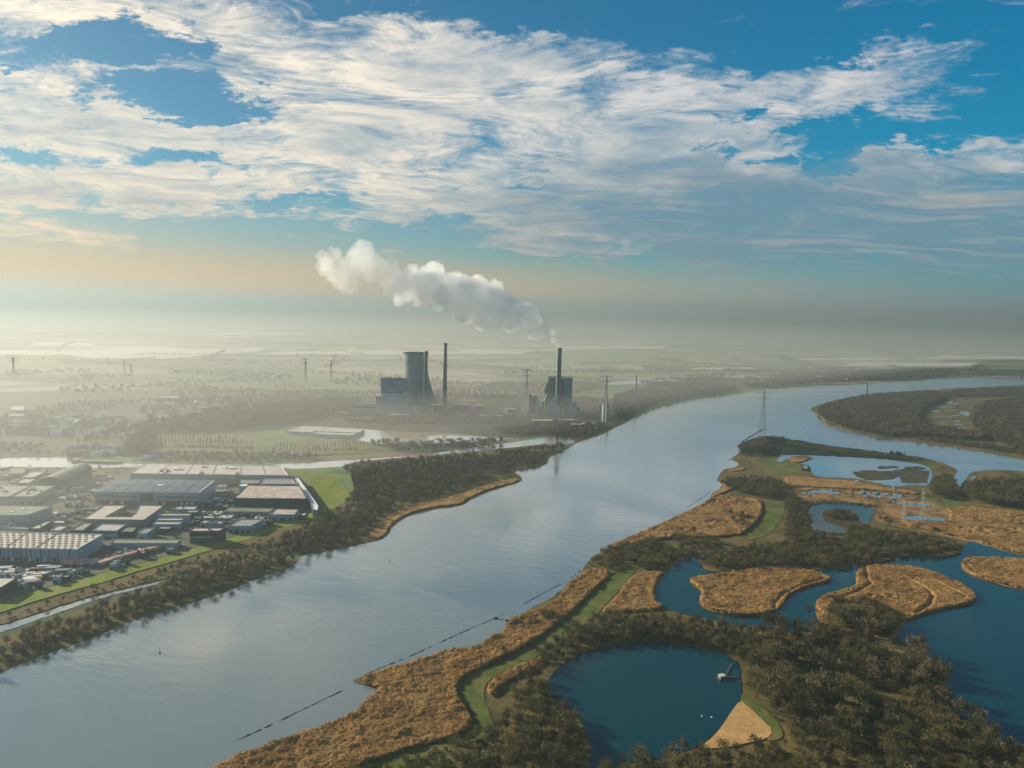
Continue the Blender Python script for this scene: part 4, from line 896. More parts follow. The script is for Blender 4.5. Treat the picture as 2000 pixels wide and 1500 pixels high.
# remaining sheds: outline, height, wall, roof, label, extras
SH = [
 ([(-40, 970), (17, 970), (61, 948), (0, 948)], 10, 'grey_clad', 'roof_grey', 'grey shed with a plain flat roof at the left edge, below the arched hall', dict(units=3)),
 ([(21, 970), (65, 970), (107, 949), (64, 948)], 10, 'grey_clad', 'roof_grey', 'grey shed with bright rooftop pipes below the arched hall', dict(units=8, doors=3)),
 ([(-60, 1006), (56, 1006), (103, 988), (-20, 987)], 13, 'blue_clad', 'roof_green', 'blue-walled hall with a dull green roof and three white rooflights', dict()),
 ([(56, 1032.5), (77, 1032.5), (101, 1017.6), (87, 1017.6)], 6, 'dark_clad', 'roof_beige', 'narrow beige-roofed shed just behind the big blue-walled distribution hall', dict(units=2)),
 ([(103, 1021), (125, 1021), (127, 1017), (106, 1017)], 5, 'grey_clad', 'white', 'little white-roofed shed right of the narrow beige roof', dict()),
 ([(98, 1036), (117, 1036), (132, 1028), (112, 1027)], 5, 'pale_clad', 'roof_beige', 'small shed right of the narrow beige roof, behind the hall with dotted skylights', dict(doors=2)),
 ([(137, 1036), (162, 1036), (182, 1021.5), (163, 1021)], 7, 'dark_clad', 'roof_grey', 'dark-walled shed with a plain taupe roof below the U-shaped building', dict(doors=2)),
 ([(180, 1036), (228, 1037), (247, 1024), (198, 1023)], 7, 'blue_clad', 'roof_pale', 'shed with a white front roof strip below the middle of the U-shaped building', dict(windows=4)),
 ([(230, 1038), (259, 1039), (269, 1029), (241, 1029)], 6, 'dark_clad', 'roof_brown', 'brown-roofed shed right of the one with the white roof strip', dict(doors=2)),
 ([(267, 1042), (287, 1042), (302, 1031), (281, 1031.5)], 8, 'blue_clad', 'roof_grey', 'pale blue shed below the right corner of the U-shaped building', dict(doors=1)),
 ([(216, 1061), (346, 1061), (353, 1053.5), (222, 1052.5)], 6, 'blue_clad', 'roof_green', 'long low shed with a green roof in front of the dike', dict(doors=0)),
 ([(370, 1037.5), (427, 1037), (441, 1031), (376, 1031)], 13, 'dark_clad', 'roof_pink', 'black two-storey office block with a pink roof next to the dike', dict(windows=6, units=3)),
 ([(307, 1007), (370, 1007), (374, 1003), (317, 1003)], 6, 'blue_clad', 'roof_beige', 'hindmost of the three parallel narrow sheds right of the U-shaped building', dict(group='three parallel narrow sheds')),
 ([(302, 1016), (355, 1016), (361, 1012), (310, 1012)], 6, 'blue_clad', 'roof_beige', 'middle one of the three parallel narrow sheds right of the U-shaped building', dict(group='three parallel narrow sheds')),
 ([(297, 1024), (350, 1024), (357, 1019.5), (304, 1019)], 6, 'blue_clad', 'roof_beige', 'nearest of the three parallel narrow sheds right of the U-shaped building', dict(group='three parallel narrow sheds')),
 ([(335, 994.5), (380, 995), (386, 989), (348, 989)], 6, 'blue_clad', 'roof_pale', 'low pale-roofed shed in front of the right end of the solar roof hall', dict(units=2)),
 ([(437, 999), (527, 1000), (535, 992.5), (445, 991)], 6, 'grey_clad', 'roof_brown', 'wide shed with a patchy brown roof in front of the dark-walled warehouse', dict(doors=5)),
 ([(528, 1005), (575, 1005), (583, 995), (538, 994)], 8, 'blue_clad', 'roof_pink', 'square pinkish-roofed shed between the brown roof and the dike bend', dict(doors=3)),
 ([(445, 1027.5), (490, 1027.5), (515, 1014), (470, 1014)], 8, 'blue_clad', 'roof_grey', 'blue-grey shed above the black office block, close to the dike', dict(doors=4)),
 ([(404, 1022), (432, 1022.5), (436, 1018), (410, 1018)], 5, 'blue_clad', 'roof_beige', 'smallest beige-roofed shed above the black office block', dict()),
 ([(42, 932), (66, 932), (90, 920.5), (60, 922)], 6, 'grey_clad', 'roof_beige', 'shed with a white left rim beside the arched hall', dict(trim='white')),
 ([(-20, 951.5), (26, 951.5), (37, 946), (-10, 946)], 5, 'dark_clad', 'white', 'bright white-roofed low shed at the left edge', dict()),
 ([(30, 943), (56, 943.5), (69, 935.5), (45, 935)], 5, 'grey_clad', 'roof_pale', 'pale low shed between the white low roof and the arched hall', dict()),
 ([(17, 925), (47, 925), (51, 914), (18, 914)], 6, 'grey_clad', 'roof_green', 'grey-green shed next to the canal at the far left', dict()),
 ([(-30, 1148), (2, 1147.5), (34, 1128), (-10, 1128)], 9, 'dark_clad', 'roof_beige', 'beige-roofed shed at the bottom left beside the dike', dict()),
 ([(136, 956), (158, 956), (167, 948), (160, 948)], 4, 'grey_clad', 'roof_pink', 'small pinkish roof left of the solar roof hall', dict()),
 ([(-40, 1016), (20, 1032), (60, 1034), (10, 1016)], 4, 'blue_clad', 'roof_grey', 'low grey lean-to in front of the green-roofed hall', dict(units=5)),
 ([(360, 1001), (384, 1001), (392, 996), (368, 996)], 6, 'dark_clad', 'roof_grey', 'dark shed behind the three parallel narrow sheds', dict()),
 ([(420, 1012), (450, 1012), (460, 1005), (432, 1005)], 5, 'grey_clad', 'roof_pale', 'low shed below the wide patchy brown roof', dict(units=2)),
 ([(300, 1033), (330, 1033), (340, 1028), (312, 1028)], 5, 'dark_clad', 'roof_grey', 'flat dark shed below the nearest parallel narrow shed', dict(units=2)),
 ([(270, 930), (420, 933), (423, 929), (282, 926.5)], 6, 'blue_clad', 'roof_grey', 'narrow low building between the solar roof and the longest white roof', dict(units=6)),
]
for px, h, w, rf, lb, kw in SH:
    kw = dict(kw); grp = kw.pop('group', None)
    rt, bb = shed(px, h, w, rf, lb, 'shed' if max(p[0] for p in px)-min(p[0] for p in px) < 120 else 'warehouse', 'shed', group=grp, **kw)
    if 'rooflights' in lb:
        for u, v in ((.62, .62), (.56, .3), (.9, .22)): put('skylight', bb.slab(u, u+.05, v, v+.12, h-.36, h+.3), 'white', bb.roof)
    if 'office' in lb: put('balcony_band', bb.on_front(.02, .8, 5.6, 7.2, .3), 'pale_clad', rt)
# the U-shaped building
shed([(161, 1014), (281, 1015.5), (320, 987.5), (272, 987), (269, 993), (264, 1002), (254, 1009), (206, 1009), (228, 997), (247, 987), (204, 987)], 8, 'grey_clad', 'roof_beige', 'U-shaped beige-roofed building around a dark courtyard', 'u_shaped_building', 'building')

# vehicles: box trailers in a slanting row, cars and vans
def box(x0, x1, y0, y1, z0, z1): return hexa([(x0, y0, z0), (x1, y0, z0), (x1, y1, z0), (x0, y1, z0)], [(x0, y0, z1), (x1, y0, z1), (x1, y1, z1), (x0, y1, z1)], True, True)
def wheel(x, y, r=.5, w=.35):
    V, F = [], []
    for s_ in (0, 1):
        for j in range(10): V.append((x+math.cos(j*.628)*r, y+s_*w, r+math.sin(j*.628)*r))
    F = [(j, (j+1) % 10, (j+1) % 10+10, j+10) for j in range(10)]+[tuple(range(9, -1, -1)), tuple(range(10, 20))]
    return V, F
def clone(src, loc, rz, label, group):
    c = src.copy(); COL.objects.link(c); c.location = loc; c.rotation_euler = (0, 0, rz); c['label'] = label; c['group'] = group
    for ch in src.children:
        k = ch.copy(); COL.objects.link(k); k.parent = c
    return c
def first(src, loc, rz, label, group):
    src.location = loc; src.rotation_euler = (0, 0, rz); src['label'] = label; src['group'] = group; return src
tr = empty('box_trailer', (0, 0, 0), 0, 'x', 'trailer')
put('box', box(-6.5, 6.5, -1.3, 1.3, 1.2, 3.9), 'pink', tr); put('chassis', box(-6.2, 6.0, -.5, .5, .8, 1.19), 'dark', tr)
for x in (-5, -3.6, 4.6):
    put('wheel', join(wheel(x, -1.25), wheel(x, .9)), 'tyre', tr)
rowt = [(214+k*6.7, 1097.5-k*1.75) for k in range(16)]
for k, (px, py) in enumerate(rowt):
    x, y, _ = g(px, py, .5)
    (first if k == 0 else clone)(tr, (x, y, .46), 1.25, 'pink-topped box trailer in the slanting row before the blue-walled distribution hall', 'slanting row of pink-topped trailers')
for k in range(11):
    x, y, _ = g(133+k*7.4, 1101+(k % 3)*.9, .5)
    clone(tr, (x, y, .46), 1.2+random.uniform(-.25, .25), 'pink-topped box trailer in the loose row left of the slanting row', 'loose row of pink-topped trailers')
def car(mat):
    o = empty('parked_car', (0, 0, 0), 0, 'x', 'car')
    prof = [(-2.2, .35), (2.15, .35), (2.25, .75), (1.2, .95), (.6, 1.42), (-1.1, 1.45), (-1.8, 1.0), (-2.25, .9)]
    V = [(x, -.85, z) for x, z in prof]+[(x, .85, z) for x, z in prof]; k = len(prof)
    put('body', (V, [(i, (i+1) % k, (i+1) % k+k, i+k) for i in range(k)]+[tuple(range(k-1, -1, -1)), tuple(range(k, 2*k))]), mat, o)
    put('window', box(-1.0, .55, -.87, .87, .98, 1.36), 'glass', o)
    for x in (-1.4, 1.4): put('wheel', join(wheel(x, -.9, .32, .2), wheel(x, .7, .32, .2)), 'tyre', o)
    return o
def van():
    o = empty('delivery_van', (0, 0, 0), 0, 'x', 'van')
    prof = [(-3.2, .5), (3.1, .5), (3.2, 1.2), (2.4, 1.5), (1.9, 2.5), (-3.2, 2.6)]
    V = [(x, -1.05, z) for x, z in prof]+[(x, 1.05, z) for x, z in prof]; k = len(prof)
    put('body', (V, [(i, (i+1) % k, (i+1) % k+k, i+k) for i in range(k)]+[tuple(range(k-1, -1, -1)), tuple(range(k, 2*k))]), 'white', o)
    put('windscreen', hexa([(2.45, -.9, 1.5), (2.5, -.9, 1.5), (2.5, .9, 1.5), (2.45, .9, 1.5)], [(1.97, -.9, 2.4), (2.02, -.9, 2.4), (2.02, .9, 2.4), (1.97, .9, 2.4)], True, True), 'glass', o)
    for x in (-2.0, 2.0): put('wheel', join(wheel(x, -1.1, .4, .25), wheel(x, .85, .4, .25)), 'tyre', o)
    return o
carA, carB, vn_ = car('car_a'), car('car_b'), van()
LOTS = [([(2, 1108), (150, 1112), (120, 1128), (0, 1132)], 34, 'in the yard below the distribution hall at the left edge', 'vehicles below the distribution hall'),
 ([(120, 930), (176, 925), (160, 946), (118, 948)], 16, 'on the yard right of the arched hall', 'vehicles right of the arched hall'),
 ([(190, 988), (330, 988), (332, 990), (190, 990)], 8, 'in front of the solar roof hall', 'vehicles before the solar roof hall'),
 ([(390, 1003), (430, 1003), (420, 1014), (378, 1014)], 16, 'on the lot right of the three parallel sheds', 'vehicles right of the parallel sheds'),
 ([(210, 1075), (330, 1068), (325, 1072), (215, 1082)], 16, 'in the dark yard right of the distribution hall', 'vehicles right of the distribution hall'),
 ([(425, 975), (452, 975), (450, 990), (420, 990)], 12, 'left of the dark-walled warehouse', 'vehicles left of the dark-walled warehouse'),
 ([(500, 1010), (570, 1007), (540, 1016), (505, 1020)], 12, 'below the square pinkish-roofed shed', 'vehicles below the pinkish-roofed shed')]
used = set(); rr = np.random.default_rng(5)
for P, nn, where, grp in LOTS:
    G = garr(P, .46); x0, y0 = G.min(0); x1, y1 = G.max(0); k = 0; tries = 0
    while k < nn and tries < 2000:
        tries += 1
        q = np.array([[rr.uniform(x0, x1), rr.uniform(y0, y1)]])
        key = (round(q[0, 0]/7), round(q[0, 1]/7))
        if not inside(q, G)[0] or key in used: continue
        used.add(key); k += 1; t = rr.random()
        src, lb = ((carA, 'silver parked car ') if t < .4 else (carB, 'dark parked car ') if t < .7 else (vn_, 'white delivery van '))
        pos = (key[0]*7, key[1]*7, .46); rz = rr.choice([.2, 1.77])+rr.normal()*.05
        if src.get('label') == 'x': first(src, pos, rz, lb+where, grp)
        else: clone(src, pos, rz, lb+where, grp)

# small sheds, stacked containers and scrub filling the gaps of the estate
OCC = [[(p[0], p[1]) for p in q] for q in EST]
def free(px, py, m=3):
    P = np.array([[px, py], [px-m, py], [px+m, py], [px, py-m*.6], [px, py+m*.6]])
    return not any(inside(P, np.array(q)).any() for q in OCC)
AREAS = [([(2, 1112), (190, 1105), (180, 1112), (90, 1134), (0, 1155)], 26, 'below the distribution hall and the dike', 'yard'), ([(380, 1004), (600, 1004), (560, 1014), (470, 1036), (375, 1026)], 26, 'between the black office block and the patchy brown roof', 'lot'),
 ([(105, 935), (178, 920), (225, 930), (175, 985), (105, 985)], 22, 'between the arched hall and the solar roof hall', 'lot'), ([(110, 992), (200, 988), (160, 1012), (95, 1018)], 10, 'left of the U-shaped building', 'verge'),
 ([(205, 1068), (350, 1068), (300, 1080), (215, 1102)], 14, 'between the long green-roofed shed and the dike', 'yard'), ([(425, 950), (455, 950), (450, 988), (400, 990)], 10, 'between the solar roof hall and the dark-walled warehouse', 'lot'),
 ([(0, 915), (60, 912), (90, 918), (10, 946), (0, 946)], 8, 'beside the canal at the far left', 'yard')]
cont = None; cmat('cont_blue', (.10, .18, .24), .6, .2); cmat('cont_rust', (.24, .11, .07), .7, .3)
scrub = []
for P, nn, where, ar in AREAS:
    G = np.array(P, float); x0, y0 = G.min(0); x1, y1 = G.max(0); k = 0; tries = 0
    while k < nn and tries < 3000:
        tries += 1; q = np.array([[rr.uniform(x0, x1), rr.uniform(y0, y1)]])
        if not inside(q, G)[0] or not free(q[0, 0], q[0, 1], 5): continue
        px, py = q[0]; k += 1; w = rr.uniform(7, 15); d = rr.uniform(2.2, 4.5); sh = d*1.5
        OCC.append([(px-w/2-1, py+d/2+1), (px+w/2+1, py+d/2+1), (px+w/2+sh, py-d/2-2), (px-w/2+sh, py-d/2-2)])
        if rr.random() < .55:
            shed([(px-w/2, py+d/2), (px+w/2, py+d/2), (px+w/2+sh, py-d/2), (px-w/2+sh, py-d/2)], rr.uniform(3, 6), str(rr.choice(['blue_clad', 'grey_clad', 'dark_clad', 'pale_clad'])), str(rr.choice(['roof_pale', 'roof_grey', 'roof_beige', 'roof_brown', 'white'])),
                 'small flat-roofed outbuilding '+where, 'outbuilding', 'outbuilding', doors=1, group='outbuildings '+where, units=1)
        else:
            x, y, _ = g(px, py, .46)
            for j in range(int(rr.integers(1, 4))):
                mk = ['cont_blue', 'cont_rust', 'white', 'concrete'][int(rr.integers(4))]
                o = mesh_obj('shipping_container', *box(-6, 6, -1.2, 1.2, 0, 2.6), M[mk]); o.location = (x+rr.normal()*.3, y+j*2.9, .46); o.rotation_euler = (0, 0, .2)
                tag(o, {'cont_blue': 'dark blue', 'cont_rust': 'rust red', 'white': 'white', 'concrete': 'grey'}[mk]+' shipping container '+where, 'container', 'containers '+where)
    Gg = garr(P, .46)
    for x, y in scatter(P, 9, int(nn)*3, z=.46, thin=.45, tn=.05, smooth=0):
        px, py = to_px(x, y, .46)
        if free(px, py, 3): scrub.append((x, y, .4, [8, 9, 15, 0][int(rr.integers(4))], rr.uniform(.4, .85), rr.uniform(0, 6)))
for (xa, ya, xb, yb) in [(120, 950, 178, 926), (330, 1000, 400, 985), (200, 1048, 350, 1048), (95, 1040, 200, 1041), (0, 914, 250, 916), (430, 930, 560, 932), (150, 988, 420, 992), (250, 918, 180, 935)]:
    for t in np.arange(0, 1, .03):
        px, py = xa+(xb-xa)*t+rr.normal()*2, ya+(yb-ya)*t+rr.normal()*1.2
        if free(px, py, 2) and rr.random() < .75: x, y, _ = g(px, py, .46); scrub.append((x, y, .4, [8, 15, 0, 9][int(rr.integers(4))], rr.uniform(.4, .8), rr.uniform(0, 6)))
forest('estate_shrubbery', scrub)
# roads of the estate
M['asphalt'] = simple('asphalt_mat', (.085, .09, .09), .9, .25, .08)
for P in ([(102, 985), (106, 985), (185, 925), (181, 925)], [(390, 1000), (398, 1000), (350, 1068), (342, 1068)], [(0, 1104), (205, 1103), (205, 1106), (0, 1107)], [(110, 988), (430, 990), (430, 992), (110, 990)], [(425, 990), (431, 990), (455, 948), (450, 948)], [(200, 1047), (345, 1048), (345, 1050), (200, 1049)]):
    sheet('road', P, .5, M['asphalt'], 0, 8, smooth=0, drop=.1)

# ------------------------------------------------------------------ houses of the town and the far village
def house_mesh(w, d, h, rf, wall, roof):
    V = [(-w/2, -d/2, -.3), (w/2, -d/2, -.3), (w/2, d/2, -.3), (-w/2, d/2, -.3), (-w/2, -d/2, h), (w/2, -d/2, h), (w/2, d/2, h), (-w/2, d/2, h), (-w/2, 0, h+rf-.12), (w/2, 0, h+rf-.12)]
    F = [(0, 1, 5, 4), (2, 3, 7, 6), (1, 2, 6, 9, 5), (3, 0, 4, 8, 7)]
    e = .5; R_ = [(-w/2-e, -d/2-e, h-.25), (w/2+e, -d/2-e, h-.25), (w/2+e, 0, h+rf), (-w/2-e, 0, h+rf), (w/2+e, d/2+e, h-.25), (-w/2-e, d/2+e, h-.25)]
    F += [(10, 11, 12, 13), (13, 12, 14, 15)]; V += R_
    idx = [0]*4+[1]*2
    o = len(V); v, f = box(w*.2, w*.2+.8, -.4, .4, h+rf*.5, h+rf+.9); V += v; F += [tuple(i+o for i in q) for q in f]; idx += [0]*len(f)
    me = bpy.data.meshes.new('house'); me.from_pydata(V, [], F); me.materials.append(M[wall]); me.materials.append(M[roof])
    me.polygons.foreach_set('material_index', idx); me.update(); return me
HM = [house_mesh(10, 9, 5.2, 3.8, 'brick', 'tile_red'), house_mesh(14, 9, 5.4, 3.6, 'brick', 'tile_grey'), house_mesh(24, 9.5, 5.6, 3.6, 'brick', 'tile_red'), house_mesh(9, 8, 4.6, 3.4, 'white', 'tile_grey'), house_mesh(18, 11, 5.0, 3.0, 'white', 'white')]  # white walls and roofs put the glints of the town into the colour
HP = [([(10, 828), (90, 820), (240, 818), (260, 835), (180, 850), (60, 852), (10, 848)], 115, 'gabled house in the town on the left, behind the canal', 'houses of the town behind the canal', .2),
 ([(270, 785), (400, 775), (500, 780), (520, 800), (430, 812), (300, 818), (262, 805)], 88, 'gabled house in the hazy quarter left of the power station', 'houses of the hazy quarter left of the power station', .2),
 ([(140, 880), (240, 872), (250, 890), (150, 893)], 20, 'house in the cluster beside the canal left of the tree rows', 'houses beside the canal', .2),
 ([(1440, 738), (1560, 734), (1700, 727), (1830, 722), (1830, 728), (1700, 741), (1560, 750), (1450, 752)], 75, 'house of the far village along the opposite bank at the upper right', 'houses of the far village', .2)]
for P, nn, lb, grp, z in HP:
    G = garr(P, z); x0, y0 = G.min(0); x1, y1 = G.max(0); k = 0; tries = 0; occ = []
    while k < nn and tries < 6000:
        tries += 1; q = np.array([[rr.uniform(x0, x1), rr.uniform(y0, y1)]])
        if not inside(q, G)[0] or any(abs(q[0, 0]-a)+abs(q[0, 1]-c) < 19 for a, c in occ): continue
        occ.append((q[0, 0], q[0, 1])); k += 1
        o = bpy.data.objects.new('house', HM[rr.choice(5, p=[.22, .2, .16, .27, .15])]); COL.objects.link(o); o.location = (q[0, 0], q[0, 1], z)
        o.rotation_euler = (0, 0, rr.choice([.3, .3, 1.87, .9])+rr.normal()*.08); tag(o, lb, 'house', grp)
# greenhouses and halls in the haze
for k, (px, h, lb) in enumerate([([(20, 801), (46, 801), (47, 793), (22, 793)], 7, 'bright glass-roofed greenhouse at the far left of the town'), ([(16, 812), (45, 812), (46, 808), (20, 808)], 6, 'second bright hall just below the greenhouse at the far left'),
   ([(560, 842), (620, 845), (640, 834), (590, 832)], 6, 'pale dockside shed left of the harbour basin'), ([(610, 842), (700, 845), (712, 838), (640, 834)], 7, 'long pale pinkish dockside warehouse left of the harbour basin'), ([(612, 847), (688, 850), (700, 845), (625, 843)], 6, 'lower pale dockside warehouse at the basin edge'),
   ([(828, 866), (900, 865), (901, 858), (850, 857)], 6, 'low curved-end shed on the spit beside the harbour channel'), ([(310, 777), (345, 777), (350, 774), (318, 774)], 6, 'long low white hall on the far side of the hazy quarter')]):
    shed(px, h, 'pale_clad', 'roof_pale', lb, 'shed', 'shed', trim='white', z0=.3)

# ------------------------------------------------------------------ power station
cmat('tower', (.20, .25, .24), .9, .2, .03); cmat('stack_green', (.07, .13, .09), .8, .2, .05); cmat('stack_grey', (.20, .22, .20), .85, .2, .05); cmat('rim_dark', (.04, .06, .05), .8, .1)
rib_mat('boiler_blue', (.13, .25, .32), 2.2); rib_mat('boiler_pale', (.26, .36, .42), 2.2); rib_mat('boiler_dark', (.05, .10, .12), 2.0); rib_mat('boiler_grey', (.11, .16, .17), 1.6); cmat('plant_pale', (.25, .33, .36), .6, .15)
def revolve(prof, seg=40, closed_top=False):
    V, F = [], []
    for r0, z in prof:
        for j in range(seg): V.append((r0*math.cos(2*math.pi*j/seg), r0*math.sin(2*math.pi*j/seg), z))
    for i in range(len(prof)-1):
        for j in range(seg): F.append((i*seg+j, i*seg+(j+1) % seg, (i+1)*seg+(j+1) % seg, (i+1)*seg+j))
    if closed_top: F.append(tuple((len(prof)-1)*seg+j for j in range(seg)))
    return V, F
def sput(name, VF, mat, parent):
    o = put(name, VF, mat, parent); o.data.polygons.foreach_set('use_smooth', np.ones(len(o.data.polygons), bool)); return o
def stand(px, py, z=.2): x, y, _ = g(px, py, z); return x, y
def height_at(px, py, y): return aty(px, py, y)[2]

# cooling tower
cx, cyy = stand(811.5, 795); ct = empty('cooling_tower', (cx, cyy, .2), 0, 'broad concrete cooling tower flaring towards its foot', 'cooling tower')
H = height_at(811, 689, cyy); k_ = math.hypot(cx, cyy)/FPX
rt, rb = 23.0*k_, 42.0*k_
prof = []
for i in range(25):
    t = i/24; z = 7+(H-7)*t; w = .30+.70*(1-min(t/.70, 1))**1.45 if t < .70 else .30+.03*((t-.7)/.3)**2
    prof.append((rb*w/1.0 if False else rt*.985+(rb-rt)*(max(0, 1-t/.70))**1.35+(rt*.03*max(0, (t-.7)/.3)), z))
inner = [(r0-1.2, z) for r0, z in prof[::-1]]
sput('shell', revolve(prof+inner, 64), 'tower', ct)
sput('rim', revolve([(prof[-1][0]+.1, H-2.2), (prof[-1][0]+1.4, H-2.0), (prof[-1][0]+1.4, H+.6), (prof[-1][0]-1.4, H+.6), (prof[-1][0]-1.4, H-2)], 64), 'rim_dark', ct)
legs = []
for j in range(36):
    a = 2*math.pi*j/36; b = a+math.pi/36*(1 if j % 2 else -1)
    v, f = tube([(rb*1.03*math.cos(a), rb*1.03*math.sin(a), -.3), (prof[0][0]*math.cos(b), prof[0][0]*math.sin(b), 7.3)], [.8, .8], 5); legs.append((v, f))
put('foot_columns', join(*legs), 'concrete', ct)
# chimneys
def chimney(px, pb, pt, w0, w1, mat, label, cap='rim_dark', stripe=False, bands=0):
    x, y = stand(px, pb); h = height_at(px, pt, y); k = math.hypot(x, y)/FPX; r0, r1 = w0*k/2, w1*k/2
    o = empty('chimney', (x, y, .2), 0, label, 'chimney')
    sput('shaft', revolve([(r0+(r1-r0)*i/12, h*i/12-(.3 if i == 0 else 0)) for i in range(13)]+[(r1-.6, h), (r1-.8, h-8)], 32), mat, o)
    sput('collar', revolve([(r1+.05, h-4.5), (r1+.6, h-4.3), (r1+.6, h+.3), (r1-.5, h+.3), (r1-.7, h-2)], 32), cap, o)
    for i in range(bands): sput('walkway', revolve([(r0+(r1-r0)*(i+1)/(bands+1)+.02, h*(i+1)/(bands+1)), (r0+1.1, h*(i+1)/(bands+1)), (r0+1.1, h*(i+1)/(bands+1)+.9), (r0-.2, h*(i+1)/(bands+1)+.9)], 24), cap, o)
    if stripe: put('duct', (lambda VF: ([(a-r0-.9, b-r0*.3, c) for a, b, c in VF[0]], VF[1]))(tube([(0, 0, 0), (0, 0, h-2)], [1.5, 1.2], 10)), 'white', o)
    return o, x, y, h, r1
chimney(831.5, 800, 686, 6.0, 5.6, 'stack_green', 'thin chimney with a pale side duct in front of the cooling tower', stripe=True, bands=2)
chimney(868.5, 801, 670.5, 8.2, 6.2, 'stack_green', 'tall free-standing chimney without smoke, right of the cooling tower', bands=2)
_, CX, CY, CH, CR = chimney(1090, 812, 680, 8.4, 7.0, 'stack_green', 'tall dark chimney with the large white smoke plume', stripe=True, bands=1)

def block(root, x0, x1, y0, y1, z0, z1, mat, name):
    return put(name, box(x0, x1, y0, y1, z0, z1), mat, root)
def loc_of(px, py, root): x, y, _ = g(px, py, .2); return x-root.location.x, y-root.location.y
# left boiler house
x, y = stand(764, 806); R1 = empty('boiler_house', (x, y, .2), .06, 'pale blue stepped boiler house left of the cooling tower', 'power station building'); k = math.hypot(x, y)/FPX
hh = lambda p, yy=y: height_at(764, p, yy)
block(R1, -29.5*k, 28*k, 0, 42, -.3, hh(774), 'boiler_pale', 'turbine_hall')
block(R1, -21*k, 22*k, 8, 46, hh(774)-.1, hh(766), 'pale_clad', 'middle_storey')
block(R1, -21.5*k, 28*k, 10, 52, hh(766)-.05, hh(743), 'boiler_pale', 'boiler_tower')
block(R1, -22*k, 28.5*k, 9.5, 52.5, hh(743)-.05, hh(741.6), 'rim_dark', 'roof_edge')
for i in range(9): block(R1, (-27+i*6)*k, (-26+i*6)*k, -.4, .05, 2, hh(776), 'boiler_grey', 'pilaster')
block(R1, -22*k, 22*k, 7.4, 8.05, hh(768), hh(766.4), 'dark', 'window_band')
for i in range(7): block(R1, (-18+i*6)*k, (-16+i*6)*k, 20, 30, hh(741.6), hh(739.6)+(i % 3), 'concrete', 'roof_unit')
x, y = stand(710, 803); o = empty('machine_hall', (x, y, .2), .04, 'long low grey-blue wing extending left of the boiler house', 'power station building'); k = math.hypot(x, y)/FPX
block(o, -22*k, 24*k, 0, 26, -.3, 15, 'boiler_grey', 'wall'); block(o, -22.4*k, 24.4*k, -.5, 26.5, 15, 16, 'rim_dark', 'roof'); block(o, -21*k, 23*k, -.5, .05, 8, 11, 'glass', 'window_band')
x, y = stand(812, 806); o = empty('filter_building', (x, y, .2), .05, 'grey filter building with a pale front panel at the foot of the cooling tower', 'power station building'); k = math.hypot(x, y)/FPX
block(o, -14*k, 13*k, 0, 20, -.3, 26, 'boiler_grey', 'wall'); block(o, -6*k, 8*k, -.6, .05, 2, 17, 'pale_clad', 'front_panel'); block(o, -5*k, 4*k, 4, 16, 26, 44, 'boiler_grey', 'upper_block'); block(o, -7*k, -5.2*k, 4, 12, 26, 50, 'concrete', 'stair_tower')
for i, (px, py, w, d, h, lb) in enumerate([(900, 800, 38, 24, 11, 'low dark hall between the two chimneys'), (935, 800, 22, 20, 9, 'small dark hall left of the right-hand boiler house'), (855, 806, 26, 20, 18, 'dark block at the foot of the free-standing chimney'),
   (700, 824, 60, 18, 7, 'low shed on the quay below the boiler house'), (960, 818, 70, 16, 6, 'long low shed between the power station halves'), (780, 818, 44, 18, 8, 'quay shed below the cooling tower'), (1000, 806, 26, 18, 8, 'low shed left of the limestone silos'),
   (1060, 828, 44, 16, 7, 'pale-roofed shed below the right-hand boiler house'), (1105, 826, 40, 14, 6, 'shed with a pale roof at the foot of the smoking chimney'), (1130, 836, 30, 14, 7, 'shed on the bank left of the grey silos'), (665, 812, 30, 16, 7, 'small hall left of the power station')]):
    x, y = stand(px, py); o = empty('plant_building', (x, y, .2), random.uniform(-.1, .2), lb, 'power station building')
    block(o, -w/2, w/2, 0, d, -.3, h, 'boiler_dark' if i % 2 else 'boiler_grey', 'wall'); block(o, -w/2-.4, w/2+.4, -.4, d+.4, h, h+.8, 'roof_grey' if i < 7 else 'roof_pale', 'roof'); block(o, -w*.3, -w*.1, -.3, .05, 0, h*.6, 'dark', 'door')
# right boiler house
x, y = stand(1094, 812); R2 = empty('boiler_house', (x, y+26, .2), -.05, 'tall dark teal boiler house behind the smoking chimney', 'power station building'); k = math.hypot(x, y)/FPX; yy = y+26
top = height_at(1094, 741, yy)
block(R2, -24*k, -9*k, 4, 52, -.3, top-2, 'boiler_grey', 'left_bay'); block(R2, -9*k, 7*k, 8, 52, -.3, top-1, 'boiler_dark', 'centre_bay'); block(R2, 7*k, 24*k, 0, 54, -.3, top, 'boiler_blue', 'right_bay')
block(R2, -1.5*k, 3*k, 6.6, 8.05, top*.45, top-6, 'plant_pale', 'light_panel'); block(R2, 4.4*k, 6.6*k, 7.0, 8.05, top*.2, top-4, 'dark', 'dark_slot')
block(R2, -24.5*k, 24.5*k, -.5, 54.5, top, top+2, 'rim_dark', 'roof_edge'); block(R2, -11*k, -8*k, 10, 20, top+2, top+7, 'rim_dark', 'roof_unit')
block(R2, 16*k, 34*k, -12, 20, -.3, height_at(1120, 786, yy), 'boiler_blue', 'annex'); block(R2, 34*k, 40*k, -8, 16, -.3, height_at(1130, 795, yy), 'boiler_dark', 'low_annex')
block(R2, -31*k, -24.1*k, 6, 40, -.3, top*.72, 'boiler_grey', 'coal_bunker_tower'); block(R2, -28*k, -24.2*k, 12, 30, top*.72, top*.86, 'boiler_dark', 'stair_tower')
block(R2, -24*k, 10*k, -26, 3.9, -.3, top*.36, 'boiler_dark', 'filter_house')
rq = random.Random(4)
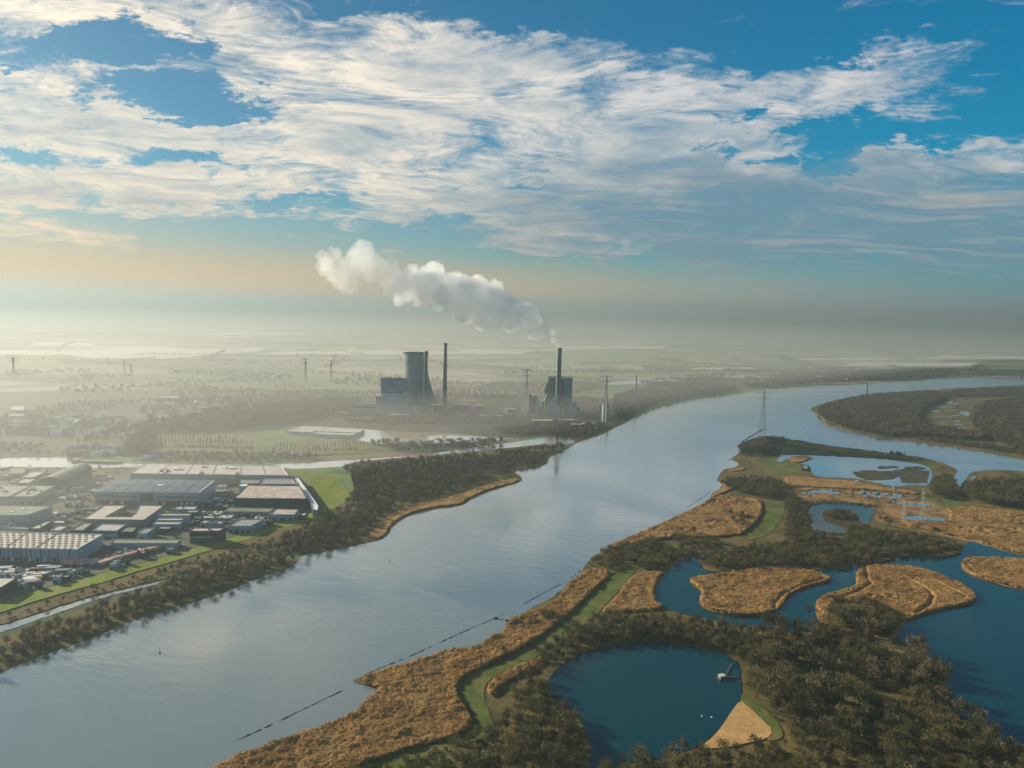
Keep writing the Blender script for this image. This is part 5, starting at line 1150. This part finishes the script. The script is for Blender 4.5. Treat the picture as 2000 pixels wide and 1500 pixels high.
for i in range(6): put('gas_duct', tube([((-22+i*6)*k, -22+(i % 2)*6, 2), ((-22+i*6)*k, -20, top*(.25+.04*(i % 3))), ((-20+i*5)*k, -2, top*(.32+.05*(i % 2)))], [1.4, 1.4, 1.2], 8), ['boiler_grey', 'concrete', 'steel'][i % 3], R2)
put('bright_duct', tube([(-31*k, -10, 0), (-31*k, -10, 34), (-27*k, -4, 50)], [1.2, 1.2, 1.0], 8), 'white', R2)
for i in range(16):
    xx = rq.uniform(-31, 6)*k; hh_ = top*(.62-.014*abs(xx/k+6))*rq.uniform(.45, .95)
    block(R2, xx, xx+rq.uniform(2.5, 6)*k, -34-rq.uniform(0, 10), -24, -.3, hh_, rq.choice(['boiler_grey', 'boiler_dark', 'boiler_blue', 'concrete']), 'process_block')
    put('vent_pipe', tube([(xx+1, -30, hh_), (xx+1, -30, hh_+rq.uniform(3, 9))], [.5, .4], 6), 'steel', R2)
for i in range(5): block(R2, (-25+i*9)*k, (-24.6+i*9)*k, -.9, .05, top*.5, top*.98, 'steel', 'cladding_joint')
for i in range(5): block(R2, (-40+i*5)*k, (-36.5+i*5)*k, -18, -2, -.3, 18+(i*37 % 23), ['boiler_grey', 'boiler_dark', 'concrete'][i % 3], 'process_block')
def vessel(px, py, w, h, mat, label, n_=1, name='silo', extra=True):
    x, y = stand(px, py); o = empty(name, (x, y, .2), 0, label, 'silo'); k = math.hypot(x, y)/FPX; r0 = w*k/2
    sput('body', revolve([(r0, -.3), (r0, h*.93), (r0*.8, h*.97), (.1, h)], 24), mat, o); sput('rim', revolve([(r0+.05, h*.92), (r0+.4, h*.92), (r0+.4, h*.935), (r0-.1, h*.935)], 24), 'rim_dark', o)
    if extra: put('ladder', box(-r0-.8, -r0-.1, -.5, .5, 0, h*.95), 'steel', o)
    return o
vessel(1034, 806, 8, 46, 'boiler_grey', 'grey limestone silo, larger one left of the right boiler house'); vessel(1044, 806, 9, 42, 'boiler_dark', 'dark silo between the limestone silo and the boiler house'); vessel(1026, 808, 3.4, 34, 'white', 'thin pale column left of the grey limestone silo'); vessel(1020.5, 806, 3.2, 14, 'white', 'smallest bright white tank at the far left of the silos')
vessel(1178, 823, 5.5, 40, 'white', 'bright white silo at the river bank, left of the pair'); vessel(1185, 824, 6.5, 44, 'boiler_blue', 'blue-grey silo at the river bank, right of the pair'); vessel(1171, 822, 3.2, 38, 'boiler_grey', 'slim grey silo column beside the white river bank silo')
for i, (px, py, w, h) in enumerate([(1142, 832, 5, 9), (1150, 838, 6, 8), (1160, 834, 5, 10), (1134, 842, 5, 7), (1166, 842, 5, 9), (1152, 846, 4, 7), (1126, 835, 5, 8), (1171, 834, 4, 7)]):
    o = vessel(px, py, w, h, ['white', 'boiler_grey', 'pale_clad'][i % 3], 'squat storage tank in the cluster on the bank left of the grey silos', name='storage_tank'); o['category'] = 'storage tank'; o['group'] = 'storage tanks on the river bank'
# coal conveyor
x0, y0 = stand(1052, 818); x1, y1 = stand(1130, 830)
o = empty('conveyor', (x0, y0, .2), 0, 'sloping covered conveyor bridge left of the right-hand boiler house', 'conveyor')
put('gallery', tube([(0, 0, 4), (0, 30, 40)], [2.2, 2.2], 4), 'boiler_grey', o)
for t in (.3, .6): put('trestle', tube([(0, 30*t, 0), (0, 30*t, 4+36*t)], [1, .8], 6), 'steel', o)

# ------------------------------------------------------------------ pylons
def lattice(h, wb, wt, arms, up, t0=.35):
    """tapering lattice mast with cross arms; arms = (height fraction, half span)"""
    parts = []
    def bar(a, b, r0): parts.append(tube([a, b], [r0, r0], 4))
    nl = max(6, int(h/8)); prev = None
    for i in range(nl+1):
        f = (i/nl); z = h*f; w = wb*(1-f)**1.5+wt*(1-(1-f)**1.5); c = [(-w/2, -w/2, z), (w/2, -w/2, z), (w/2, w/2, z), (-w/2, w/2, z)]
        if prev:
            for j in range(4):
                bar(prev[j], c[j], t0); bar(prev[j], c[(j+1) % 4], t0*.55); bar(c[j], prev[(j+1) % 4], t0*.55)
        for j in range(4): bar(c[j], c[(j+1) % 4], t0*.5)
        prev = c
    mast = join(*parts); arm_list = []
    for fz, sp, dz in arms:
        parts = []; z = h*fz
        for s_ in (-1, 1):
            for yy_ in (-wt/2, wt/2): bar((0, yy_, z), (s_*sp*.72, 0, z), max(t0, .4)*.95); bar((0, yy_, z+h*.035), (s_*sp*.72, 0, z+.5), t0*.8)
            for q in (.2, .4, .6): bar((s_*sp*q, 0, z), (s_*sp*(q+.1), 0, z+h*.03*(1-q)), t0*.5)
            bar((s_*sp*.72, 0, z), (s_*sp, 0, z+dz), t0*.9)
        arm_list.append(join(*parts))
    return mast, arm_list
def pylon(px, py, ptop, label, span=13, arms=2, wb=9, mat='steel', t0=.35, rz=0.0, z=.6):
    x, y = stand(px, py, z); h = height_at(px, ptop, y)-z; k = math.hypot(x, y)/FPX; s_ = span*k
    A = [(.955, s_, h*.05)] + ([(.80, s_*.85, 0)] if arms > 1 else []) + ([(.66, s_*.9, 0)] if arms > 2 else [])
    mast, al = lattice(h, wb, 1.6, A, True, t0); o = empty('pylon', (x, y, z), rz, label, 'pylon'); put('mast', mast, mat, o)
    for a in al: put('cross_arm', a, mat, o)
    return o
cmat('pylon_grey', (.10, .13, .13), .6, .1); cmat('pylon_pale', (.34, .34, .31), .6, .1)
pylon(1489, 838, 764, 'tall lattice pylon standing in the river at the tip of the reserve', 19, 2, 14, 'pylon_grey', .26)
pylon(1028, 790, 720, 'hazy lattice pylon left of the smoking chimney', 12, 2, 11, 'pylon_grey', .5, z=.2)
pylon(1183, 800, 733, 'lattice pylon behind the river bank silos, right of the smoking chimney', 14, 2, 11, 'pylon_grey', .5, z=.2)
pylon(597, 745, 700, 'faint lattice pylon in the haze right of the hazy quarter', 8, 2, 10, 'pylon_grey', .5, z=.2)
pylon(647, 748, 703, 'fainter slim pylon right of the pylon in the haze', 6, 2, 9, 'pylon_grey', .45, z=.2)
pylon(27, 738, 698, 'faint wide-armed pylon at the far left in the haze', 10, 2, 10, 'pylon_grey', .6, z=.2)
pylon(243, 728, 702, 'faint pylon in front of the pale fields on the left', 6, 1, 9, 'pylon_grey', .5, z=.2)
pylon(257, 735, 712, 'short faint pylon just right of the one before the pale fields', 8, 2, 9, 'pylon_grey', .5, z=.2)
pylon(1800, 1014, 955, 'pale lattice pylon standing in the marsh pool', 8, 3, 6, 'pylon_pale', .13)
pylon(1765, 1009, 976, 'short pale mast left of the marsh pool', 3, 1, 3, 'pylon_pale', .12)
def pole(px, py, ptop, w, label, mat='stack_green', z=.3):
    x, y = stand(px, py, z); h = height_at(px, ptop, y); k = math.hypot(x, y)/FPX; o = empty('mast', (x, y, z), 0, label, 'mast')
    put('shaft', tube([(0, 0, -.5), (0, 0, h)], [w*k/2, w*k*.4], 8), mat, o); put('cap', box(-w*k*.7, w*k*.7, -w*k*.7, w*k*.7, h*.97, h), 'rim_dark', o)
pole(1241, 790, 734, 2.2, 'slim dark green mast right of the lattice pylon near the silos'); pole(1693, 770, 750, 2.6, 'dark mast standing behind the wooded island in the river')
# wind turbines on the horizon
def turbine(px, pb, ph, rad, label, a0):
    x, y = stand(px, pb, .1); d = math.hypot(x, y); h = height_at(px, ph, y); k = d/FPX; o = empty('wind_turbine', (x, y, .1), 0, label, 'wind turbine', 'wind turbines on the horizon')
    put('tower', tube([(0, 0, 0), (0, 0, h)], [h*.03, h*.02], 8), 'pylon_grey', o); put('nacelle', box(-h*.02, h*.02, -h*.05, h*.03, h-h*.012, h+h*.02), 'steel', o)
    for j in range(3):
        a = a0+j*2.094; L = rad*k
        put('blade', tube([(0, -h*.05, h), (math.sin(a)*L*.3, -h*.05, h+math.cos(a)*L*.3), (math.sin(a)*L, -h*.05, h+math.cos(a)*L)], [h*.02, h*.026, h*.008], 4), 'pylon_grey', o)
for px, pb, ph, rd, a0, lb in [(625, 606, 583, 6, .9, 'leftmost of the two faint wind turbines left of the plume'), (697, 607, 585, 6, 1.6, 'right one of the two faint wind turbines left of the plume'), (262, 598, 584, 4, .3, 'wind turbine alone on the hazy horizon at the far left'),
   (1051, 614, 592, 6, .2, 'wind turbine just right of the plume, taller of the close pair'), (1075, 615, 593, 5, 1.1, 'wind turbine right of the plume, smaller of the close pair'), (1112, 616, 595, 4, .5, 'faint wind turbine right of the close pair'), (1187, 618, 594, 4, 1.3, 'rightmost faint wind turbine on the horizon'), (846, 648, 633, 4, .4, 'small wind turbine mast under the plume')]:
    turbine(px, pb, ph, rd, lb, a0)
# overhead lines of the river crossing
def cable(a, b, sag, label):
    pts = [(a[0]+(b[0]-a[0])*t, a[1]+(b[1]-a[1])*t, a[2]+(b[2]-a[2])*t-4*sag*t*(1-t)) for t in [i/24 for i in range(25)]]
    o = mesh_obj('power_line', *tube(pts, [.05]*25, 4), M['rim_dark']); tag(o, label, 'power line', 'overhead lines across the river')
A, B = bpy.data.objects['pylon'], bpy.data.objects['pylon.002']
def tipz(o, f): return o.location.z + f
pA = A.location; pB = B.location
for s_ in (-1, 1):
    for fz, sp in ((70, 14), (60, 11)):
        cable((pA.x+s_*sp, pA.y, fz), (pB.x+s_*sp, pB.y, fz+6), 14, 'thin overhead line spanning the river between two pylons')

# ------------------------------------------------------------------ river furniture
def dam(P, label, w=.5, h=.4, name='breakwater'):
    G = [g(x, y, .3) for x, y in P]; r = np.random.default_rng(int(P[0][0])); V, F = [], []
    pts = []
    for a, b in zip(G[:-1], G[1:]):
        L = math.hypot(b[0]-a[0], b[1]-a[1]); nn = max(2, int(L/2.2))
        for j in range(nn): t = j/nn; pts.append((a[0]+(b[0]-a[0])*t, a[1]+(b[1]-a[1])*t))
    pts.append(G[-1][:2]); n_ = len(pts)
    for i, (x, y) in enumerate(pts):
        q, p = pts[min(i+1, n_-1)], pts[max(i-1, 0)]; d = Vector((q[0]-p[0], q[1]-p[1])).normalized(); nx, ny = -d.y, d.x
        ww = w*r.uniform(.6, 1.3); hz_ = h*r.uniform(-.15, 1.2)*(.1 if i in (0, n_-1) else 1); sw = .9*(vnoise(np.array([i*.12]), np.array([P[0][0]*1.0]), 3)[0]-.5)+r.normal()*.12; x, y = x+nx*sw, y+ny*sw
        V += [(x-nx*ww, y-ny*ww, -.2), (x-nx*ww*.4, y-ny*ww*.4, .3+hz_), (x+nx*ww*.4, y+ny*ww*.4, .3+hz_*r.uniform(.7, 1)), (x+nx*ww, y+ny*ww, -.2)]
    for i in range(n_-1):
        for j in range(3): F.append((i*4+j, i*4+4+j, i*4+5+j, i*4+1+j))
    o = mesh_obj(name, V, F, M['stone']); tag(o, label, 'breakwater')
dam([(455, 1449), (560, 1401), (635, 1365), (670, 1348)], 'nearest stone breakwater line in the river, below the pointed reed tip')
dam([(712, 1319), (735, 1308), (790, 1286), (846, 1261)], 'stone breakwater line running along the reed edge above the pointed reed tip')
dam([(855, 1256), (910, 1232), (965, 1208), (985, 1200)], 'third stone breakwater line, ending at the small spur'); dam([(962, 1207), (990, 1212), (1004, 1212)], 'short stone spur joining the reeds and the third breakwater line', 1.6, 1.2)
dam([(1022, 1180), (1060, 1159), (1101, 1138)], 'fourth stone breakwater line above the spur'); dam([(1114, 1131), (1134, 1113)], 'short fifth breakwater piece next to the reed corner')
dam([(1342, 991), (1375, 970), (1388, 959)], 'curved breakwater beside the upper reed bank'); dam([(1400, 940), (1407, 926), (1416, 916), (1440, 914), (1462, 914)], 'hook-shaped breakwater round the small bay', 2)
dam([(1419, 898), (1447, 898), (1455, 900)], 'straight stone groyne pointing left into the river', 2); dam([(1425, 897), (1440, 889)], 'short slanting stone arm on the straight groyne', 1.6)
dam([(1438, 871), (1458, 873), (1478, 877)], 'stone groyne just below the reserve tip', 2); dam([(1447, 865), (1462, 855), (1478, 845), (1492, 838)], 'stone dam from the reserve tip to the river pylon', 2.2, 1.4)
dam([(360, 1180), (395, 1170), (425, 1160)], 'stone breakwater off the left river bank', 1.6); dam([(690, 1330), (712, 1333), (736, 1342)], 'low stone core of the pointed reed tip', 1.2, .6)
cmat('red', (.45, .05, .03), .5, .1); cmat('green_p', (.03, .2, .06), .5, .1)
def buoy(px, py, mat, label, s=1.0):
    x, y, _ = g(px, py, .3); o = empty('buoy', (x, y, .3), 0, label, 'buoy'); o.scale = (s*.55, s*.55, s*.7)
    put('float', revolve([(.1, -.4), (1.1, -.2), (1.1, .5), (.5, .9)], 16, True), mat, o); put('spar', tube([(0, 0, .8), (0, 0, 3.6)], [.28, .18], 8), mat, o); put('topmark', revolve([(.05, 3.5), (.55, 3.6), (.05, 4.5)], 12), mat, o)
buoy(312, 1275, 'rim_dark', 'dark spar buoy in the wide lower left part of the river', 1.15); buoy(761, 1097, 'rim_dark', 'dark spar buoy in mid river off the reed bay', 1.0); buoy(1382, 862, 'rim_dark', 'small dark buoy left of the river pylon', 1.2); buoy(1305, 843, 'red', 'tiny reddish buoy in the far river', 1.2)
def boat(px, py, L, label, rz=.6, z=.3):
    x, y, _ = g(px, py, z); o = empty('motor_boat', (x, y, z), rz, label, 'boat')
    P = [(-L/2, -L*.16), (L*.2, -L*.17), (L/2, 0), (L*.2, L*.17), (-L/2, L*.16)]
    put('hull', hexa([(a*.92, b*.8, -.3) for a, b in P], [(a, b, L*.11) for a, b in P], True, True), 'white', o)
    put('cabin', hexa([(-L*.25, -L*.11, L*.11), (L*.18, -L*.11, L*.11), (L*.18, L*.11, L*.11), (-L*.25, L*.11, L*.11)], [(-L*.22, -L*.1, L*.26), (L*.08, -L*.1, L*.26), (L*.08, L*.1, L*.26), (-L*.22, L*.1, L*.26)], True), 'white', o)
    put('windscreen', box(L*.1, L*.16, -L*.09, L*.09, L*.13, L*.22), 'glass', o); return o
boat(1571, 843.5, 7, 'white motor boat on the channel right of the river pylon'); boat(1720, 876.5, 8, 'white motor boat on the channel off the long grass bank', 1.2); boat(1458, 766, 9, 'tiny white boat by the far bank left of the river pylon'); boat(1172, 855, 7, 'white boat moored under the river bank silos'); boat(158, 899, 10, 'white boat at the far end of the canal behind the arched hall', .1)
# barges on the canal
x, y, _ = g(190, 903.5, .3); o = empty('barge', (x, y, .3), .0, 'long dark cargo barge on the canal right of the arched hall', 'barge')
put('hull', hexa([(-38, -4, -.3), (34, -4, -.3), (39, 0, -.3), (34, 4, -.3), (-38, 4, -.3)], [(-38, -4.2, 2), (34, -4.2, 2), (40, 0, 2.2), (34, 4.2, 2), (-38, 4.2, 2)], True, True), 'rim_dark', o); put('hatch_cover', box(-24, 30, -3.2, 3.2, 2.01, 3.0), 'roof_green', o); put('wheelhouse', box(-36, -29, -3, 3, 2.01, 5.6), 'white', o)
x, y, _ = g(300, 899, .3); o = empty('barge', (x, y, .3), .0, 'blue-grey moored ship behind the longest white roof', 'barge')
put('hull', hexa([(-30, -4, -.3), (26, -4, -.3), (31, 0, -.3), (26, 4, -.3), (-30, 4, -.3)], [(-30, -4.2, 2.4), (26, -4.2, 2.4), (32, 0, 3), (26, 4.2, 2.4), (-30, 4.2, 2.4)], True, True), 'boiler_blue', o); put('wheelhouse', box(-16, -6, -3, 3, 2.4, 7), 'pale_clad', o); put('deck_crane', tube([(8, 0, 2.4), (8, 0, 8)], [.5, .4], 6), 'white', o)
# pond jetty, hut and swim floats
cmat('wood', (.07, .06, .05), .8, .3, .6)
def deck(ax, ay, bx, by, w, label, z=1.3, name='jetty'):
    a, b = g(ax, ay, z), g(bx, by, z); L = math.hypot(b[0]-a[0], b[1]-a[1]); o = empty(name, (a[0], a[1], z), math.atan2(b[1]-a[1], b[0]-a[0]), label, 'jetty')
    put('deck', box(0, L, -w/2, w/2, 0, .25), 'wood', o)
    for i in range(max(2, int(L/4))):
        for s_ in (-1, 1): put('pile', tube([(i*4+.5, s_*w*.42, -1), (i*4+.5, s_*w*.42, .6)], [.14, .14], 6), 'wood', o)
deck(1414, 1324, 1430, 1296, 1.5, 'longer wooden jetty arm running back from the white platform on the round pond'); deck(1416, 1322, 1442, 1323.5, 1.3, 'short wooden jetty arm from the white platform to the wooded shore')
x, y, _ = g(1410, 1325, 1.0); o = empty('pontoon_hut', (x, y, 1.0), .3, 'white-roofed pontoon at the end of the jetty on the round pond', 'pontoon')
put('platform', box(-3, 3, -2.4, 2.4, -.2, .5), 'wood', o); put('wall', box(-2.2, 1.8, -1.7, 1.7, .5, 2.3), 'stack_grey', o); put('roof', box(-2.4, 2.0, -1.8, 1.8, 2.3, 2.55), 'roof_pale', o)
for px, py, lb in ((1371, 1399, 'left one of the two small white floats on the round pond'), (1390, 1401.5, 'right one of the two small white floats on the round pond')):
    x, y, _ = g(px, py, .9); o = mesh_obj('float', *revolve([(.1, -.3), (.5, 0), (.55, .3), (.3, .5)], 14, True), M['white']); o.location = (x, y, .95); tag(o, lb, 'float', 'white floats on the round pond')
# duck blind in the lagoon
shed([(1566, 915.5), (1578, 916), (1578, 908), (1567, 908)], 2.5, 'dark_clad', 'roof_brown', 'low dark hut on the reedy shore of the lagoon', 'hut', 'hut', z0=.9)

# ------------------------------------------------------------------ smoke
def smoke_mat(name, dens, col=(.97, .96, .95)):
    mt, n = new_mat(name); pv = n.t.nodes.new('ShaderNodeVolumePrincipled')
    pv.inputs['Color'].default_value = (*col, 1); pv.inputs['Density'].default_value = dens; pv.inputs['Anisotropy'].default_value = .1
    n('ShaderNodeOutputMaterial'); n.put(n.last.inputs['Volume'], pv.outputs[0]); return mt
def ico(c, r0):
    import bmesh
    bm = bmesh.new(); bmesh.ops.create_icosphere(bm, subdivisions=2, radius=r0)
    V = [(v.co.x+c[0], v.co.y+c[1], v.co.z+c[2]) for v in bm.verts]; F = [tuple(v.index for v in f.verts) for f in bm.faces]; bm.free(); return V, F
def puffs(name, balls, mat, vox, disp, root=None):
    V, F = join(*[ico(c, r0) for c, r0 in balls]); o = mesh_obj(name, V, F, mat, root)
    rm = o.modifiers.new('remesh', 'REMESH'); rm.mode = 'VOXEL'; rm.voxel_size = vox
    for i, (sc_, st) in enumerate(disp):
        t = bpy.data.textures.new(name+'_t%d' % i, 'CLOUDS'); t.noise_scale = sc_; t.noise_depth = 3
        d = o.modifiers.new('disp%d' % i, 'DISPLACE'); d.texture = t; d.strength = st; d.mid_level = .48; d.texture_coords = 'GLOBAL'
    rm = o.modifiers.new('clean', 'REMESH'); rm.mode = 'VOXEL'; rm.voxel_size = vox*.9
    return o
rs = np.random.default_rng(12)
def track(line, n_, Y0, dY, fill=1.0):
    """balls along a drawn centre line: (px, py, half thickness in px)"""
    line = np.array(line, float); L = np.r_[0, np.cumsum(np.hypot(*np.diff(line[:, :2], axis=0).T))]; out = []
    for j in range(n_):
        s_ = L[-1]*(j+rs.uniform(0, 1))/n_; px = np.interp(s_, L, line[:, 0]); py = np.interp(s_, L, line[:, 1]); hw = np.interp(s_, L, line[:, 2])
        f = s_/L[-1]; a = rs.uniform(0, 6.28); q = rs.uniform(.1, .72)**.7*hw*fill; Y = Y0+dY*f
        k = Y/FPX; r0 = hw*k*rs.uniform(.30, .52)
        c = aty(px+math.cos(a)*q*.9, py+math.sin(a)*q, Y); out.append(((c[0], c[1]+rs.normal()*hw*k*.35, c[2]), max(r0, 3.2)))
    return out
plume = empty('smoke_plume', (CX, CY, CH), 0, 'big white smoke plume drifting left from the dark chimney', 'smoke')
core = [((CX-q*1.6, CY, CH+2+q*1.1), 4.2+q*.18) for q in (0, 2, 4, 6, 9, 12)]+track([(1090, 673, 5), (1081, 662, 11), (1070, 650, 17), (1050, 637, 23), (1028, 625, 28), (1000, 613, 33), (970, 602, 40), (940, 590, 45)], 110, CY, 15)
core += track([(945, 590, 44), (910, 576, 46), (880, 566, 46), (845, 562, 38), (812, 560, 30)], 80, CY+15, 20)
o = puffs('dense_smoke', core, smoke_mat('dense_smoke_mat', .026, (1, 1, 1)), 2.0, [(26, 20), (11, 11), (5, 4.5)])
o.parent = plume; o.matrix_parent_inverse = Matrix.Translation(-Vector((CX, CY, CH)))
wisp = track([(845, 556, 42), (805, 556, 38), (775, 560, 32)], 34, CY+35, 10)
wisp2 = track([(780, 560, 26), (750, 545, 30), (735, 522, 36), (700, 522, 44), (665, 525, 42), (636, 515, 28)], 64, CY+45, 20, 1.1)+track([(700, 492, 16), (688, 472, 8)], 7, CY+50, 5)
o = puffs('fading_smoke', wisp2, smoke_mat('fading_smoke_mat', .012, (1, 1, 1)), 2.2, [(34, 34), (13, 17), (6, 7)])
o.parent = plume; o.matrix_parent_inverse = Matrix.Translation(-Vector((CX, CY, CH)))
o = puffs('thin_smoke', wisp, smoke_mat('thin_smoke_mat', .024, (1, 1, 1)), 2.2, [(28, 26), (11, 13), (5, 5)])
o.parent = plume; o.matrix_parent_inverse = Matrix.Translation(-Vector((CX, CY, CH)))
# small steam puffs, and sparkles of light over the greenhouses shaped as puffs
sm = smoke_mat('steam_mat', .12, (1, 1, 1))
for k, (px, py, s_, lb) in enumerate([(684, 684, 9, 'largest of the small white steam puffs, left of the cooling tower'), (622, 691, 3.5, 'small white puff standing in for a sparkle just left of the largest one'), (594, 687, 2.5, 'tiny white puff standing in for a sparkle above the pylon in the haze'), (400, 670, 5, 'small white puff standing in for a sparkle behind the pale fields'), (243, 678, 3.5, 'small white puff standing in for a sparkle over the left end of the pale fields'), (170, 669, 4, 'narrow upright steam puff at the far left'), (108, 691, 3.5, 'leftmost white puff, standing in for a sparkle above the town')]):
    x, y, _ = g(px+4, py+6, 0); kk = y/FPX; b = []
    for j in range(7): c = aty(px+s_*(.5-j/6)*1.4, py-s_*(j/6-.5)*-.9, y); b.append(((c[0], y, max(c[2], 5)), s_*kk*(.18+.035*j)))
    o = puffs('steam_or_sparkle_puff', b, sm, s_*kk*.12, [(s_*kk*.8, s_*kk*.4)]); tag(o, lb, 'steam', 'small steam puffs')

# ------------------------------------------------------------------ haze
HT, HX, HY = 425.0, 95000.0, 62000.0
mt, n = new_mat('haze_mat')
pv = n.t.nodes.new('ShaderNodeVolumePrincipled')
pv.inputs['Color'].default_value = (.272, .333, .355, 1)
pv.inputs['Density'].default_value = .000175
pv.inputs['Anisotropy'].default_value = .42
n('ShaderNodeOutputMaterial'); n.put(n.last.inputs['Volume'], pv.outputs[0])
x0, x1, y0, y1, z0, z1 = -HX, HX, -4000, HY, -1.5, HT
hv = [(x0, y0, z0), (x1, y0, z0), (x1, y1, z0), (x0, y1, z0), (x0, y0, z1), (x1, y0, z1), (x1, y1, z1), (x0, y1, z1)]
hz_o = mesh_obj('haze', hv, [(3, 2, 1, 0), (4, 5, 6, 7), (0, 1, 5, 4), (1, 2, 6, 5), (2, 3, 7, 6), (3, 0, 4, 7)], mt)
hz_o['kind'] = 'stuff'

# ground mist lying over the town and the polder
mt, n = new_mat('mist_mat')
pv = n.t.nodes.new('ShaderNodeVolumePrincipled')
pv.inputs['Color'].default_value = (.76, .74, .69, 1); pv.inputs['Density'].default_value = .00085; pv.inputs['Anisotropy'].default_value = .42
n('ShaderNodeOutputMaterial'); n.put(n.last.inputs['Volume'], pv.outputs[0])
ring = [(-90000, 330), (-1500, 330), (-560, 560), (-280, 960), (150, 1480), (800, 2250), (3200, 4600), (90000, 45000), (90000, 61000), (-90000, 61000)]
k_ = len(ring); mv = [(x, y, -1.0) for x, y in ring]+[(x, y, 55.0) for x, y in ring]
mf = [tuple(range(k_-1, -1, -1)), tuple(range(k_, 2*k_))]+[(i, (i+1) % k_, (i+1) % k_+k_, i+k_) for i in range(k_)]
mo = mesh_obj('ground_mist', mv, mf, mt); mo['kind'] = 'stuff'
import OpenImageIO as oiio, sys, numpy as np
b=oiio.ImageBuf('/workdir/render_main.png'); a=b.get_pixels(oiio.FLOAT)[...,:3]
h,w=a.shape[:2]
for p in [(50,550),(50,590),(50,640),(500,560),(500,640),(1000,560),(1000,640),(1000,720),(1500,560),(1500,650),(1950,560),(1950,650),(1900,100),(230,90),(900,1000),(300,1400),(1300,1350),(1950,1300),(700,1150),(1450,800),(1550,1400),(1430,1160),(750,240)]:
    x,y=int(p[0]*w/2000),int(p[1]*h/1500); q=a[y-2:y+3,x-2:x+3].mean((0,1))
    print(p,(q*255).astype(int))
